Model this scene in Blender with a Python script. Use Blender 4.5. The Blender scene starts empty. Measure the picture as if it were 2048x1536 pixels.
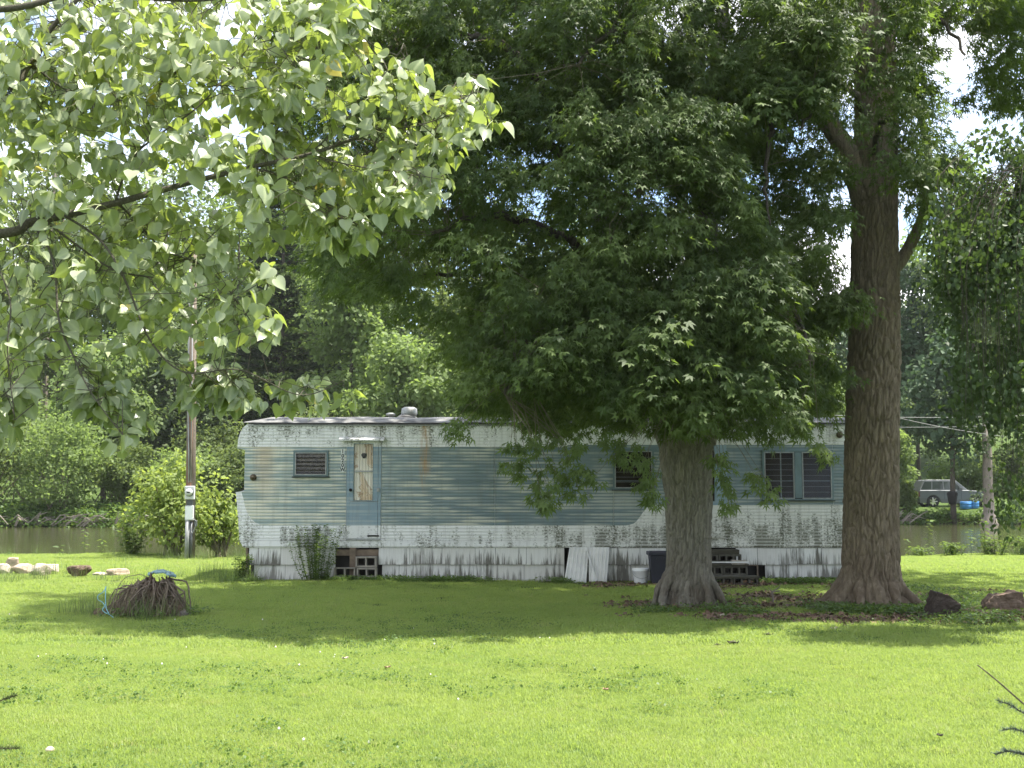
import bpy, math, random
import numpy as np
from mathutils import Vector, noise as mnoise
C = bpy.context.scene.collection
PI = math.pi
R = np.random.default_rng(7)
random.seed(7)

# ------------------------------------------------------------ camera, world, sun, exposure
FPX, HOR, HC = 2400.0, 985.0, 1.64           # focal length in photo pixels, horizon row, eye height
PITCH = math.atan((HOR - 768) / FPX)
cam = bpy.data.objects.new('camera', bpy.data.cameras.new('camera'))
C.objects.link(cam); bpy.context.scene.camera = cam
cam.data.sensor_width = 36; cam.data.lens = 36 * FPX / 2048
cam.data.clip_start = 0.1; cam.data.clip_end = 6000
cam.location = (0, 0, HC); cam.rotation_euler = (PI / 2 + PITCH, 0, 0)
SUN_EL, SUN_AZ = math.radians(69), math.radians(82)      # azimuth from +Y towards +X
sunv = Vector((math.sin(SUN_AZ) * math.cos(SUN_EL), math.cos(SUN_AZ) * math.cos(SUN_EL), math.sin(SUN_EL)))
sl = bpy.data.lights.new('sun', 'SUN'); sl.energy = 5.0; sl.angle = math.radians(0.53); sl.color = (1, .95, .86)
sun = bpy.data.objects.new('sun', sl); C.objects.link(sun); sun.location = (20, 20, 60)
sun.rotation_euler = sunv.to_track_quat('Z', 'Y').to_euler()
W = bpy.data.worlds.new('World'); bpy.context.scene.world = W; W.use_nodes = True
wn, wl = W.node_tree.nodes, W.node_tree.links
wn.clear()
sky = wn.new('ShaderNodeTexSky'); sky.sky_type = 'NISHITA'; sky.sun_disc = False
sky.sun_elevation = SUN_EL; sky.sun_rotation = SUN_AZ; sky.air_density = 1.0; sky.dust_density = 1.2; sky.altitude = 200
wtc = wn.new('ShaderNodeTexCoord'); wmap = wn.new('ShaderNodeMapping'); wmap.inputs['Scale'].default_value = (1, 1, 2.6)
wmap.inputs['Location'].default_value = (5.1, 0.4, 1.7)
wno = wn.new('ShaderNodeTexNoise'); wno.inputs['Scale'].default_value = 2.3; wno.inputs['Detail'].default_value = 9
wno.inputs['Roughness'].default_value = .55
wr = wn.new('ShaderNodeMapRange'); wr.inputs['From Min'].default_value = .43; wr.inputs['From Max'].default_value = .60
wmx = wn.new('ShaderNodeMix'); wmx.data_type = 'RGBA'; wmx.inputs[7].default_value = (6.6, 6.6, 6.6, 1)
wbg = wn.new('ShaderNodeBackground'); wbg.inputs['Strength'].default_value = .125
wo = wn.new('ShaderNodeOutputWorld')
wl.new(wtc.outputs['Generated'], wmap.inputs['Vector']); wl.new(wmap.outputs[0], wno.inputs['Vector'])
wl.new(wno.outputs['Fac'], wr.inputs['Value']); wl.new(wr.outputs[0], wmx.inputs[0])
wl.new(sky.outputs[0], wmx.inputs[6]); wl.new(wmx.outputs[2], wbg.inputs['Color']); wl.new(wbg.outputs[0], wo.inputs[0])
vs = bpy.context.scene.view_settings
vs.view_transform = 'Standard'; vs.look = 'None'; vs.gamma = 1; vs.use_curve_mapping = False; vs.exposure = 1.5
cy = bpy.context.scene.cycles
cy.max_bounces = 8; cy.diffuse_bounces = 4; cy.glossy_bounces = 3; cy.transmission_bounces = 6; cy.transparent_max_bounces = 8
cy.sample_clamp_indirect = 6

# ------------------------------------------------------------ helpers
def P(px, py, Y):
    a = math.atan((768 - py) / FPX)
    v = (768 - py) / FPX
    t = Y / (math.cos(PITCH) - v * math.sin(PITCH))
    return Vector(((px - 1024) / FPX * t, Y, HC + Y * math.tan(PITCH + a)))
def G(px, py):                                # ground point under a photo pixel
    Y = HC / math.tan(-(PITCH + math.atan((768 - py) / FPX)))
    p = P(px, py, Y); p.z = 0; return p
def Pn(px, py, Y):
    v = (768 - py) / FPX
    t = Y / (math.cos(PITCH) - v * math.sin(PITCH))
    return np.stack([(px - 1024) / FPX * t, Y + 0 * px, HC + Y * np.tan(PITCH + np.arctan(v))], 1)
def inpoly(x, y, poly):
    c = np.zeros(len(x), bool); n = len(poly)
    for i in range(n):
        x1, y1 = poly[i]; x2, y2 = poly[i - 1]
        m = (y1 > y) != (y2 > y)
        with np.errstate(divide='ignore', invalid='ignore'):
            xi = (x2 - x1) * (y - y1) / ((y2 - y1) if y2 != y1 else 1e-9) + x1
        c ^= m & (x < xi)
    return c
def sample_poly(n, poly):
    xs = [p[0] for p in poly]; ys = [p[1] for p in poly]
    ox, oy = np.zeros(0), np.zeros(0)
    while len(ox) < n:
        x = R.uniform(min(xs), max(xs), n * 2); y = R.uniform(min(ys), max(ys), n * 2)
        k = inpoly(x, y, poly); ox = np.concatenate([ox, x[k]]); oy = np.concatenate([oy, y[k]])
    return ox[:n], oy[:n]
def nz(a):
    return a / np.maximum(np.linalg.norm(a, axis=-1, keepdims=True), 1e-9)
def vnoise(p, s, seed=0.0):                   # cheap smooth pseudo noise from warped sines, 0..1
    x, y, z = p[:, 0] * s + seed, p[:, 1] * s + seed * 1.7, p[:, 2] * s - seed
    a = np.sin(x * 1.3 + 1.7 * np.sin(y * .9 + seed)) + np.sin(y * 1.7 + 1.3 * np.sin(z * 1.1)) + np.sin(z * 1.5 + 1.9 * np.sin(x * .7 + 2))
    b = np.sin(x * 3.1 + z * 2.3 + 2 * np.sin(y * 2.2)) * .5
    return (a + b) / 7 + .5

def tag(o, label=None, cat=None, group=None, kind=None):
    if label: o['label'] = label
    if cat: o['category'] = cat
    if group: o['group'] = group
    if kind: o['kind'] = kind
    return o
def empty(name, loc, label, cat, group=None, rz=0):
    o = bpy.data.objects.new(name, None); C.objects.link(o); o.location = loc; o.rotation_euler = (0, 0, rz)
    o.empty_display_size = .2
    return tag(o, label, cat, group)
def link(name, me, parent=None, loc=None):
    o = bpy.data.objects.new(name, me); C.objects.link(o)
    if parent is not None: o.parent = parent
    if loc is not None: o.location = loc
    return o
class MB:
    def __init__(s): s.v = []; s.f = []
    def add(s, vs, fs):
        n = len(s.v); s.v += [tuple(v) for v in vs]; s.f += [tuple(i + n for i in f) for f in fs]; return s
    def box(s, a, b, jit=0):
        x0, y0, z0 = a; x1, y1, z1 = b
        vs = [(x0, y0, z0), (x1, y0, z0), (x1, y1, z0), (x0, y1, z0), (x0, y0, z1), (x1, y0, z1), (x1, y1, z1), (x0, y1, z1)]
        if jit: vs = [tuple(c + random.uniform(-jit, jit) for c in v) for v in vs]
        return s.add(vs, [(0, 3, 2, 1), (4, 5, 6, 7), (0, 1, 5, 4), (1, 2, 6, 5), (2, 3, 7, 6), (3, 0, 4, 7)])
    def tube(s, pts, rad, n=6, cap=True):
        pts = [Vector(p) for p in pts]
        if not hasattr(rad, '__len__'): rad = [rad] * len(pts)
        vs = []; u = None
        for i, p in enumerate(pts):
            d = (pts[min(i + 1, len(pts) - 1)] - pts[max(i - 1, 0)])
            d = d.normalized() if d.length > 1e-9 else Vector((0, 0, 1))
            if u is None: u = d.orthogonal().normalized()
            u = (u - d * u.dot(d)); u = u.normalized() if u.length > 1e-6 else d.orthogonal().normalized()
            w = d.cross(u)
            for k in range(n):
                a = 2 * PI * k / n
                vs.append(p + (u * math.cos(a) + w * math.sin(a)) * rad[i])
        fs = [(i * n + k, i * n + (k + 1) % n, (i + 1) * n + (k + 1) % n, (i + 1) * n + k) for i in range(len(pts) - 1) for k in range(n)]
        if cap: fs += [tuple(range(n))[::-1], tuple(range((len(pts) - 1) * n, len(pts) * n))]
        return s.add(vs, fs)
    def lathe(s, prof, n=20, axis='z', c=(0, 0, 0)):
        vs = []
        for r, z in prof:
            for k in range(n):
                a = 2 * PI * k / n; q = (r * math.cos(a), r * math.sin(a), z)
                if axis == 'y': q = (q[0], q[2], q[1])
                vs.append((q[0] + c[0], q[1] + c[1], q[2] + c[2]))
        fs = [(i * n + k, i * n + (k + 1) % n, (i + 1) * n + (k + 1) % n, (i + 1) * n + k) for i in range(len(prof) - 1) for k in range(n)]
        return s.add(vs, fs)
    def prism(s, poly, y0, y1):               # polygon in (x, z) extruded along y
        n = len(poly)
        vs = [(x, y0, z) for x, z in poly] + [(x, y1, z) for x, z in poly]
        return s.add(vs, [tuple(range(n))[::-1], tuple(range(n, 2 * n))] + [(i, (i + 1) % n, n + (i + 1) % n, n + i) for i in range(n)])
    def mesh(s, name, mat=None, smooth=False):
        me = bpy.data.meshes.new(name); me.from_pydata(s.v, [], s.f); me.update()
        import bmesh
        b = bmesh.new(); b.from_mesh(me); bmesh.ops.recalc_face_normals(b, faces=b.faces); b.to_mesh(me); b.free()
        if mat: me.materials.append(mat)
        if smooth: me.polygons.foreach_set('use_smooth', [True] * len(me.polygons))
        return me
    def build(s, name, mat, parent=None, loc=None, smooth=False):
        return link(name, s.mesh(name, mat, smooth), parent, loc)
def bevel(o, w, seg=2):
    m = o.modifiers.new('bevel', 'BEVEL'); m.width = w; m.segments = seg; m.limit_method = 'ANGLE'; return o

def np_mesh(name, V, loops, sizes, mat, fattr=None, pattr=None, smooth=False):
    me = bpy.data.meshes.new(name)
    me.vertices.add(len(V)); me.vertices.foreach_set('co', np.ascontiguousarray(V, dtype=np.float32).ravel())
    me.loops.add(len(loops)); me.loops.foreach_set('vertex_index', np.ascontiguousarray(loops, dtype=np.int32))
    me.polygons.add(len(sizes))
    st = np.zeros(len(sizes), np.int32); st[1:] = np.cumsum(sizes)[:-1]
    me.polygons.foreach_set('loop_start', st)
    if smooth: me.polygons.foreach_set('use_smooth', np.ones(len(sizes), bool))
    for k, a in (fattr or {}).items():
        at = me.attributes.new(k, 'FLOAT', 'FACE'); at.data.foreach_set('value', np.ascontiguousarray(a, dtype=np.float32))
    for k, a in (pattr or {}).items():
        at = me.attributes.new(k, 'FLOAT', 'POINT'); at.data.foreach_set('value', np.ascontiguousarray(a, dtype=np.float32))
    if mat: me.materials.append(mat)
    me.update(calc_edges=True); me.validate()
    return me
class Tmpl:
    def __init__(s, v, f, u=None):
        s.v = np.array(v, float); s.n = len(v); s.loops = np.concatenate([np.array(q) for q in f]); s.sizes = np.array([len(q) for q in f])
        s.u = np.array(u, float) if u is not None else np.zeros(s.n)
def frames(tip, nrm):
    y = nz(tip); z = nz(nrm - (nrm * y).sum(1, keepdims=True) * y); x = np.cross(y, z)
    return np.stack([x, y, z], 2)            # columns
def leaves_mesh(name, T, pos, tip, nrm, scale, mat, v=None, smooth=False):
    n = len(pos); M = frames(tip, nrm)
    V = np.einsum('nij,kj->nki', M, T.v) * scale[:, None, None] + pos[:, None, :]
    loops = (T.loops[None, :] + (np.arange(n) * T.n)[:, None]).ravel()
    sizes = np.tile(T.sizes, n)
    if v is None: v = R.random(n)
    return np_mesh(name, V.reshape(-1, 3), loops, sizes, mat, {'v': np.repeat(v, len(T.sizes))}, {'u': np.tile(T.u, n)}, smooth)
def rnd3(n): return R.normal(size=(n, 3))

# ------------------------------------------------------------ materials
class NT:
    def __init__(s, name):
        s.m = bpy.data.materials.new(name); s.m.use_nodes = True; s.t = s.m.node_tree; s.t.nodes.clear()
        s.out = s.t.nodes.new('ShaderNodeOutputMaterial')
    def n(s, typ, props=None, **inp):
        d = s.t.nodes.new(typ)
        for k, v in (props or {}).items(): setattr(d, k, v)
        for k, v in inp.items():
            key = int(k[1:]) if k[0] == '_' and k[1:].isdigit() else k.replace('_', ' ')
            s.put(d.inputs[key], v)
        return d
    def put(s, sock, v):
        if hasattr(v, 'is_output') or isinstance(v, bpy.types.NodeSocket): s.t.links.new(v, sock)
        elif isinstance(v, bpy.types.Node): s.t.links.new(v.outputs[0], sock)
        else: sock.default_value = v
    def math(s, op, a, b=0, c=None, clamp=False):
        d = s.t.nodes.new('ShaderNodeMath'); d.operation = op; d.use_clamp = clamp
        s.put(d.inputs[0], a); s.put(d.inputs[1], b)
        if c is not None: s.put(d.inputs[2], c)
        return d.outputs[0]
    def mix(s, f, a, b, blend='MIX'):
        d = s.t.nodes.new('ShaderNodeMix'); d.data_type = 'RGBA'; d.blend_type = blend
        s.put(d.inputs[0], f); s.put(d.inputs[6], a); s.put(d.inputs[7], b); return d.outputs[2]
    def rng(s, v, a, b, c=0, d=1):
        q = s.t.nodes.new('ShaderNodeMapRange'); s.put(q.inputs[0], v)
        for i, x in enumerate((a, b, c, d)): s.put(q.inputs[i + 1], x)
        return q.outputs[0]
    def noise(s, vec, scale=5, detail=4, rough=.5, dist=0):
        q = s.n('ShaderNodeTexNoise', Scale=scale, Detail=detail, Roughness=rough, Distortion=dist)
        if vec is not None: s.put(q.inputs['Vector'], vec)
        return q.outputs['Fac']
    def map(s, vec, scale=(1, 1, 1), loc=(0, 0, 0)):
        q = s.n('ShaderNodeMapping'); s.put(q.inputs['Vector'], vec); q.inputs['Scale'].default_value = scale; q.inputs['Location'].default_value = loc
        return q.outputs[0]
    def done(s, sh): s.put(s.out.inputs[0], sh); return s.m
def c4(c): return (c[0], c[1], c[2], 1)
def plain(name, col, rough=.6, metal=0, var=.15, scale=8, bump=0, bscale=40, spec=.5):
    t = NT(name); tc = t.n('ShaderNodeTexCoord').outputs['Object']
    f = t.noise(tc, scale, 5, .6)
    c = t.mix(t.rng(f, .3, .7), c4([x * (1 - var) for x in col]), c4([min(1, x * (1 + var)) for x in col]))
    b = t.n('ShaderNodeBsdfPrincipled', Base_Color=c, Roughness=rough, Metallic=metal)
    b.inputs['Specular IOR Level'].default_value = spec
    if bump:
        bp = t.n('ShaderNodeBump', Strength=bump, Distance=.01, Height=t.noise(tc, bscale, 5, .6)); t.put(b.inputs['Normal'], bp)
    return t.done(b.outputs[0])
def leafmat(name, dark, light, trans, tf=.4, rough=.45, vein=False, spec=.5, pale=None):
    t = NT(name); v = t.n('ShaderNodeAttribute', {'attribute_name': 'v'}).outputs['Fac']
    c = t.mix(v, c4(dark), c4(light)); tr = t.mix(v, c4([x * .75 for x in trans]), c4(trans))
    if pale:                                  # a few yellowed leaves
        k = t.math('GREATER_THAN', v, .996); c = t.mix(k, c, c4(pale)); tr = t.mix(k, tr, c4(pale))
    if vein:
        u = t.n('ShaderNodeAttribute', {'attribute_name': 'u'}).outputs['Fac']
        k = t.rng(u, 0.02, .14, 1, 0); c = t.mix(t.math('MULTIPLY', k, .75), c, c4((.42, .47, .26)))
        geo = t.n('ShaderNodeNewGeometry'); c = t.mix(geo.outputs['Backfacing'], c, t.mix(.45, c, c4((.17, .23, .11))))
    b = t.n('ShaderNodeBsdfPrincipled', Base_Color=c, Roughness=rough); b.inputs['Specular IOR Level'].default_value = spec
    tl = t.n('ShaderNodeBsdfTranslucent', Color=tr)
    m = t.n('ShaderNodeMixShader', _0=tf, _1=b.outputs[0], _2=tl.outputs[0])
    return t.done(m.outputs[0])
def barkmat(name, a, b, moss=(.06, .07, .03), mossf=.35, sc=(14, 14, 3), red=None):
    t = NT(name); tc = t.n('ShaderNodeTexCoord').outputs['Object']; mp = t.map(tc, sc)
    f = t.noise(mp, 1.6, 8, .7, .4); c = t.mix(t.rng(f, .3, .7), c4(a), c4(b))
    g = t.noise(tc, 1.3, 5, .6); c = t.mix(t.math('MULTIPLY', t.rng(g, .5, .72), mossf), c, c4(moss))
    if red:
        z = t.n('ShaderNodeSeparateXYZ', _0=tc).outputs[2]
        k = t.math('MULTIPLY', t.rng(z, 1.0, .25), t.rng(t.noise(tc, 3, 5, .6), .35, .6)); c = t.mix(t.math('MULTIPLY', k, .7), c, c4(red))
    bs = t.n('ShaderNodeBsdfPrincipled', Base_Color=c, Roughness=.92); bs.inputs['Specular IOR Level'].default_value = .2
    bp = t.n('ShaderNodeBump', Strength=1.0, Distance=.035, Height=t.noise(mp, 3.2, 9, .75, .3)); t.put(bs.inputs['Normal'], bp)
    return t.done(bs.outputs[0])

M_maple = leafmat('maple_leaf', (.036, .062, .022), (.125, .170, .056), (.25, .37, .05), .38, .55, spec=.2)
M_cotton = leafmat('cottonwood_leaf', (.13, .175, .085), (.40, .44, .29), (.50, .63, .09), .36, .33, vein=True, spec=.65, pale=(.60, .50, .12))
M_droop = leafmat('drooping_leaf', (.030, .056, .020), (.068, .104, .034), (.13, .21, .035), .33, .5, spec=.3)
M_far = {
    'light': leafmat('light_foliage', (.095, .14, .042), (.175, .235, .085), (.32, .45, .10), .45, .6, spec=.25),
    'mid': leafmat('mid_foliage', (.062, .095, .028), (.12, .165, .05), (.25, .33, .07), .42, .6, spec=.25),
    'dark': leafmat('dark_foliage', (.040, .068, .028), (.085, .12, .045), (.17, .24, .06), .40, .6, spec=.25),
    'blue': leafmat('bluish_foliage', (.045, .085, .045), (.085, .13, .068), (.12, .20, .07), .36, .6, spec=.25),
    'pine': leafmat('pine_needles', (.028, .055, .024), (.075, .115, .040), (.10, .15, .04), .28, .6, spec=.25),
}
M_weed = leafmat('weed_leaf', (.055, .10, .025), (.12, .18, .045), (.26, .38, .05), .4, .55, spec=.3)
M_bark1 = barkmat('maple_bark_grey', (.13, .12, .098), (.38, .35, .29), (.10, .115, .055), .45, (16, 16, 2.6), (.12, .09, .065))
M_bark2 = barkmat('maple_bark_brown', (.125, .098, .070), (.35, .285, .205), (.10, .105, .05), .30, (16, 16, 3), (.14, .10, .07))
M_barkd = barkmat('dark_bark', (.05, .042, .034), (.13, .11, .09))
M_barkp = barkmat('pale_bark', (.17, .145, .12), (.34, .29, .25))
M_twig = barkmat('twig_bark', (.10, .085, .06), (.22, .19, .13), mossf=.1)
M_cbranch = barkmat('cottonwood_bark', (.11, .10, .075), (.27, .25, .18), mossf=.2, sc=(60, 60, 60))
M_pet = plain('petiole', (.26, .30, .09), .5)

# ------------------------------------------------------------ ground, water
def bank(x): return 73.3 + .1 * x + .6 * np.sin(x * .31) + .4 * np.sin(x * .9 + 1)
def edge(x): return 31.6 + .35 * np.sin(x * .5 + 1) + .2 * np.sin(x * 1.7)
def smooth(a, b, x):
    t = np.clip((x - a) / (b - a), 0, 1); return t * t * (3 - 2 * t)
def gz(x, y):
    z = .025 * np.sin(x * .8 + .3) * np.sin(y * .55) + .02 * np.sin(x * .3 + y * .4)
    z = z * smooth(-2, 6, y)
    z = z - .95 * smooth(0, 2.2, y - edge(x))
    b = bank(x)
    z = z + 1.15 * smooth(-1.2, 1.4, y - b) + .46 * smooth(1, 4, y - b) + 22 * smooth(18, 120, y - b)
    return z
T1 = G(1375, 1215); T2 = G(1742, 1216)
def dirt(x, y):
    p = np.stack([x, y, 0 * x], 1); n = vnoise(p, 2.1, 3) + .5 * (vnoise(p, 6.3, 9) - .5)
    d = np.exp(-(((x - T1.x) / .85) ** 2 + ((y - T1.y + .15) / 1.0) ** 2)) * 1.2
    d = np.maximum(d, np.exp(-(((x - T2.x) / 1.3) ** 2 + ((y - T2.y + .1) / 1.3) ** 2)) * 1.2)
    d = np.maximum(d, .85 * smooth(1.9, 2.6, x) * (1 - smooth(7.0, 7.8, x)) * np.exp(-((y - 15.75) / .75) ** 2))
    d = np.maximum(d, 1.0 * smooth(1.0, 1.8, x) * (1 - smooth(5.6, 6.3, x)) * np.exp(-((y - 21.65) / .5) ** 2))
    d = np.maximum(d, .5 * smooth(2.0, 3.0, x) * (1 - smooth(6.5, 8, x)) * np.exp(-((y - 18.5) / 2.4) ** 2))
    d = np.maximum(d, (np.abs(y - 23.6) < 1.2) * (x > -5.0) * (x < 6.6) * 1.3)
    return np.clip((d + (n - .5) * .9 - .33) * 3, 0, 1)
def axis(segs):
    a = []
    for s0, s1, n in segs: a += list(np.linspace(s0, s1, n, endpoint=False))
    return np.array(a + [segs[-1][1]])
gx = axis([(-2200, -200, 14), (-200, -40, 24), (-40, -14, 40), (-14, 14, 150), (14, 40, 40), (40, 200, 24), (200, 2200, 14)])
gy = axis([(-300, -10, 12), (-10, 5, 20), (5, 34, 170), (34, 66, 20), (66, 84, 45), (84, 200, 40), (200, 3000, 16)])
GX, GY = np.meshgrid(gx, gy); gxx, gyy = GX.ravel(), GY.ravel()
V = np.stack([gxx, gyy, gz(gxx, gyy)], 1)
nx, ny = len(gx), len(gy)
ii, jj = np.meshgrid(np.arange(nx - 1), np.arange(ny - 1)); b0 = (jj * nx + ii).ravel()
loops = np.stack([b0, b0 + 1, b0 + nx + 1, b0 + nx], 1).ravel()
t = NT('lawn_soil'); geo = t.n('ShaderNodeNewGeometry').outputs['Position']
dd = t.n('ShaderNodeAttribute', {'attribute_name': 'dirt'}).outputs['Fac']
f1 = t.noise(geo, 1.1, 6, .6); f2 = t.noise(geo, 22, 5, .7)
gr = t.mix(f1, c4((.055, .10, .020)), c4((.085, .125, .03))); gr = t.mix(t.rng(f2, .35, .7), t.mix(.5, gr, c4((.03, .045, .012))), gr)
so = t.mix(t.rng(f2, .3, .7), c4((.045, .034, .026)), c4((.14, .105, .078)))
b = t.n('ShaderNodeBsdfPrincipled', Base_Color=t.mix(dd, gr, so), Roughness=.95)
b.inputs['Specular IOR Level'].default_value = .15
t.put(b.inputs['Normal'], t.n('ShaderNodeBump', Strength=.8, Distance=.04, Height=t.noise(geo, 35, 6, .7)))
M_ground = t.done(b.outputs[0])
dv = dirt(gxx, gyy); dv[gyy > 33] = np.clip(1 - smooth(.2, .9, gyy - bank(gxx)), 0, 1)[gyy > 33]
me = np_mesh('ground', V, loops, np.full(len(b0), 4), M_ground, None, {'dirt': dv}, True)
tag(link('ground', me), kind='structure')
t = NT('river_water'); geo = t.n('ShaderNodeNewGeometry').outputs['Position']
mp = t.map(geo, (.9, 3.0, 1)); h = t.math('ADD', t.noise(mp, 1.2, 5, .55), t.math('MULTIPLY', t.noise(mp, .22, 3, .5), 1.5))
b = t.n('ShaderNodeBsdfPrincipled', Base_Color=c4((.062, .064, .030)), Roughness=.045, IOR=1.33)
t.put(b.inputs['Normal'], t.n('ShaderNodeBump', Strength=.22, Distance=.05, Height=h))
mw = MB(); mw.add([(-700, 31, -.36), (700, 31, -.36), (700, 150, -.36), (-700, 150, -.36)], [(0, 1, 2, 3)])
tag(mw.build('water', t.done(b.outputs[0])), kind='structure')

# ------------------------------------------------------------ scattering (grass etc.) with geometry nodes
def scatter(name, pts, sources, sc, mat=None):
    n = len(pts); me = bpy.data.meshes.new(name); me.vertices.add(n)
    me.vertices.foreach_set('co', np.ascontiguousarray(pts, np.float32).ravel())
    for k, a in (('rz', R.uniform(0, 6.283, n)), ('sc', sc)):
        me.attributes.new(k, 'FLOAT', 'POINT').data.foreach_set('value', np.ascontiguousarray(a, np.float32))
    me.attributes.new('pick', 'INT', 'POINT').data.foreach_set('value', R.integers(0, len(sources), n).astype(np.int32))
    o = link(name, me)
    ng = bpy.data.node_groups.new(name, 'GeometryNodeTree')
    ng.interface.new_socket('Geometry', in_out='INPUT', socket_type='NodeSocketGeometry')
    ng.interface.new_socket('Geometry', in_out='OUTPUT', socket_type='NodeSocketGeometry')
    N, L = ng.nodes, ng.links
    gi, go = N.new('NodeGroupInput'), N.new('NodeGroupOutput'); ip = N.new('GeometryNodeInstanceOnPoints'); jn = N.new('GeometryNodeJoinGeometry')
    for s in reversed(sources):
        oi = N.new('GeometryNodeObjectInfo'); oi.inputs['Object'].default_value = s; oi.inputs['As Instance'].default_value = True
        L.new(oi.outputs['Geometry'], jn.inputs[0])
    def na(k, typ):
        q = N.new('GeometryNodeInputNamedAttribute'); q.data_type = typ; q.inputs['Name'].default_value = k; return q.outputs['Attribute']
    cx = N.new('ShaderNodeCombineXYZ'); L.new(na('rz', 'FLOAT'), cx.inputs['Z'])
    L.new(gi.outputs[0], ip.inputs['Points']); L.new(jn.outputs[0], ip.inputs['Instance']); ip.inputs['Pick Instance'].default_value = True
    L.new(na('pick', 'INT'), ip.inputs['Instance Index']); L.new(cx.outputs[0], ip.inputs['Rotation'])
    L.new(na('sc', 'FLOAT'), ip.inputs['Scale']); L.new(ip.outputs[0], go.inputs[0])
    o.modifiers.new('scatter', 'NODES').node_group = ng
    return o
def source(name, me): return bpy.data.objects.new(name, me)       # not linked: only a scatter source
def gmat(name, a, b_, c_, trans, tf=.45):
    t = NT(name); v = t.n('ShaderNodeAttribute', {'attribute_name': 'v'}).outputs['Fac']
    geo = t.n('ShaderNodeNewGeometry').outputs['Position']
    rn = t.n('ShaderNodeObjectInfo').outputs['Random']
    c = t.mix(v, c4(a), c4(b_)); f = t.rng(t.noise(geo, .7, 7, .68), .36, .64)
    c = t.mix(t.math('MULTIPLY', t.math('ADD', t.math('MULTIPLY', f, .8), t.math('MULTIPLY', rn, .35)), .8), c, c4(c_)); f3 = t.rng(t.noise(geo, .33, 5, .6), .55, .68); c = t.mix(t.math('MULTIPLY', f3, .35), c, c4([x * .55 for x in a])); c = t.mix(t.math('MULTIPLY', t.math('GREATER_THAN', rn, .955), .6), c, c4((.34, .30, .14)))
    p = t.n('ShaderNodeBsdfPrincipled', Base_Color=c, Roughness=.5); p.inputs['Specular IOR Level'].default_value = .25
    tl = t.n('ShaderNodeBsdfTranslucent', Color=t.mix(v, c4([x * .8 for x in trans]), c4(trans)))
    return t.done(t.n('ShaderNodeMixShader', _0=tf, _1=p.outputs[0], _2=tl.outputs[0]).outputs[0])
M_grass = gmat('grass_blade', (.092, .158, .042), (.190, .266, .074), (.245, .288, .086), (.55, .71, .13), .40)
def tuft(n, spread, hmin, hmax, w, lean=.5, mat=None):
    px = R.normal(0, spread, (n, 2)); h = R.uniform(hmin, hmax, n); an = R.uniform(0, 6.283, n); le = R.uniform(.1, lean, n) * h
    d = np.stack([np.cos(an), np.sin(an)], 1); s = np.stack([-d[:, 1], d[:, 0]], 1) * w * .5
    z = np.zeros(n)
    a = np.column_stack([px - s, z]); b = np.column_stack([px + s, z])
    c = np.column_stack([px + d * le[:, None] * .35 + s * .8, h * .62]); e = np.column_stack([px + d * le[:, None] * .35 - s * .8, h * .62])
    f = np.column_stack([px + d * le[:, None], h])
    V = np.stack([a, b, c, e, f], 1).reshape(-1, 3); o = (np.arange(n) * 5)[:, None]
    loops = (np.array([0, 1, 2, 3, 3, 2, 4])[None] + o).ravel()
    return np_mesh('grass_tuft', V, loops, np.tile([4, 3], n), mat, {'v': np.repeat(R.random(n), 2)})
near_t = [source('grass_tuft', tuft(110, .055, .012, .034, .0032, 1.2, M_grass)) for _ in range(7)]
mid_t = [source('grass_tuft', tuft(80, .085, .018, .045, .0070, 1.2, M_grass)) for _ in range(5)]
M_tall = gmat('tall_grass_blade', (.055, .10, .030), (.10, .155, .045), (.16, .19, .075), (.22, .34, .07), .3)
tall_t = [source('grass_tuft', tuft(16, .07, .10, .36, .005, 1.0, M_tall)) for _ in range(4)]
def lawn_pts(y0, y1, dens):
    a = []
    n = int((y1 - y0) * (.94 * y1 + 2) * dens)
    y = R.uniform(y0, y1, n); x = R.uniform(-1, 1, n) * (.47 * y1 + 1)
    k = np.abs(x) < .45 * y + .8; x, y = x[k], y[k]
    k = (R.random(len(x)) > dirt(x, y) * .93) & (y < edge(x) + .5); x, y = x[k], y[k]
    return np.stack([x, y, gz(x, y)], 1)
pa = lawn_pts(6.2, 13, 210); pb = lawn_pts(13, 20, 75); pc = lawn_pts(20, 32.3, 42)
hn = lambda p: .75 + .5 * vnoise(p, 1.7, 5)
tag(scatter('grass', pa, near_t, R.uniform(.8, 1.3, len(pa)) * hn(pa)), 'short sunlit lawn grass in the foreground', kind='stuff')
pbc = np.concatenate([pb, pc])
tag(scatter('grass', pbc, mid_t, R.uniform(.8, 1.3, len(pbc)) * hn(pbc)), 'lawn grass around the maples, the stump and the mobile home', kind='stuff')

# ------------------------------------------------------------ leaf templates
def lobe(a, L, w, z=0):                       # one pointed rhombus lobe from the leaf base
    d = np.array([math.sin(a), math.cos(a)]); s = np.array([d[1], -d[0]])
    return [(0, 0, 0), (*(d * L * .5 + s * w), .02), (*(d * L), -.10 * L + z), (*(d * L * .5 - s * w), .02)]
mv, mf = [], []
for a, L, w in ((0, 1, .17), (.72, .82, .14), (-.72, .82, .14), (1.5, .5, .11), (-1.5, .5, .11)):
    mf.append(tuple(range(len(mv), len(mv) + 4))); mv += lobe(a, L, w)
T_maple = Tmpl(mv, mf)
sv, sf = [], []
for a, L, w in ((0, 1, .15), (.70, .86, .13), (-.70, .86, .13), (1.45, .55, .10), (-1.45, .55, .10)):
    d = np.array([math.sin(a), math.cos(a)]); e = np.array([d[1], -d[0]]); n0 = len(sv)
    sv += [(*(d * .22 * L - e * w), .01), (*(d * .22 * L + e * w), .01), (*(d * L), -.13 * L)]; sf.append((n0, n0 + 1, n0 + 2))
T_star = Tmpl(sv, sf)
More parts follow.
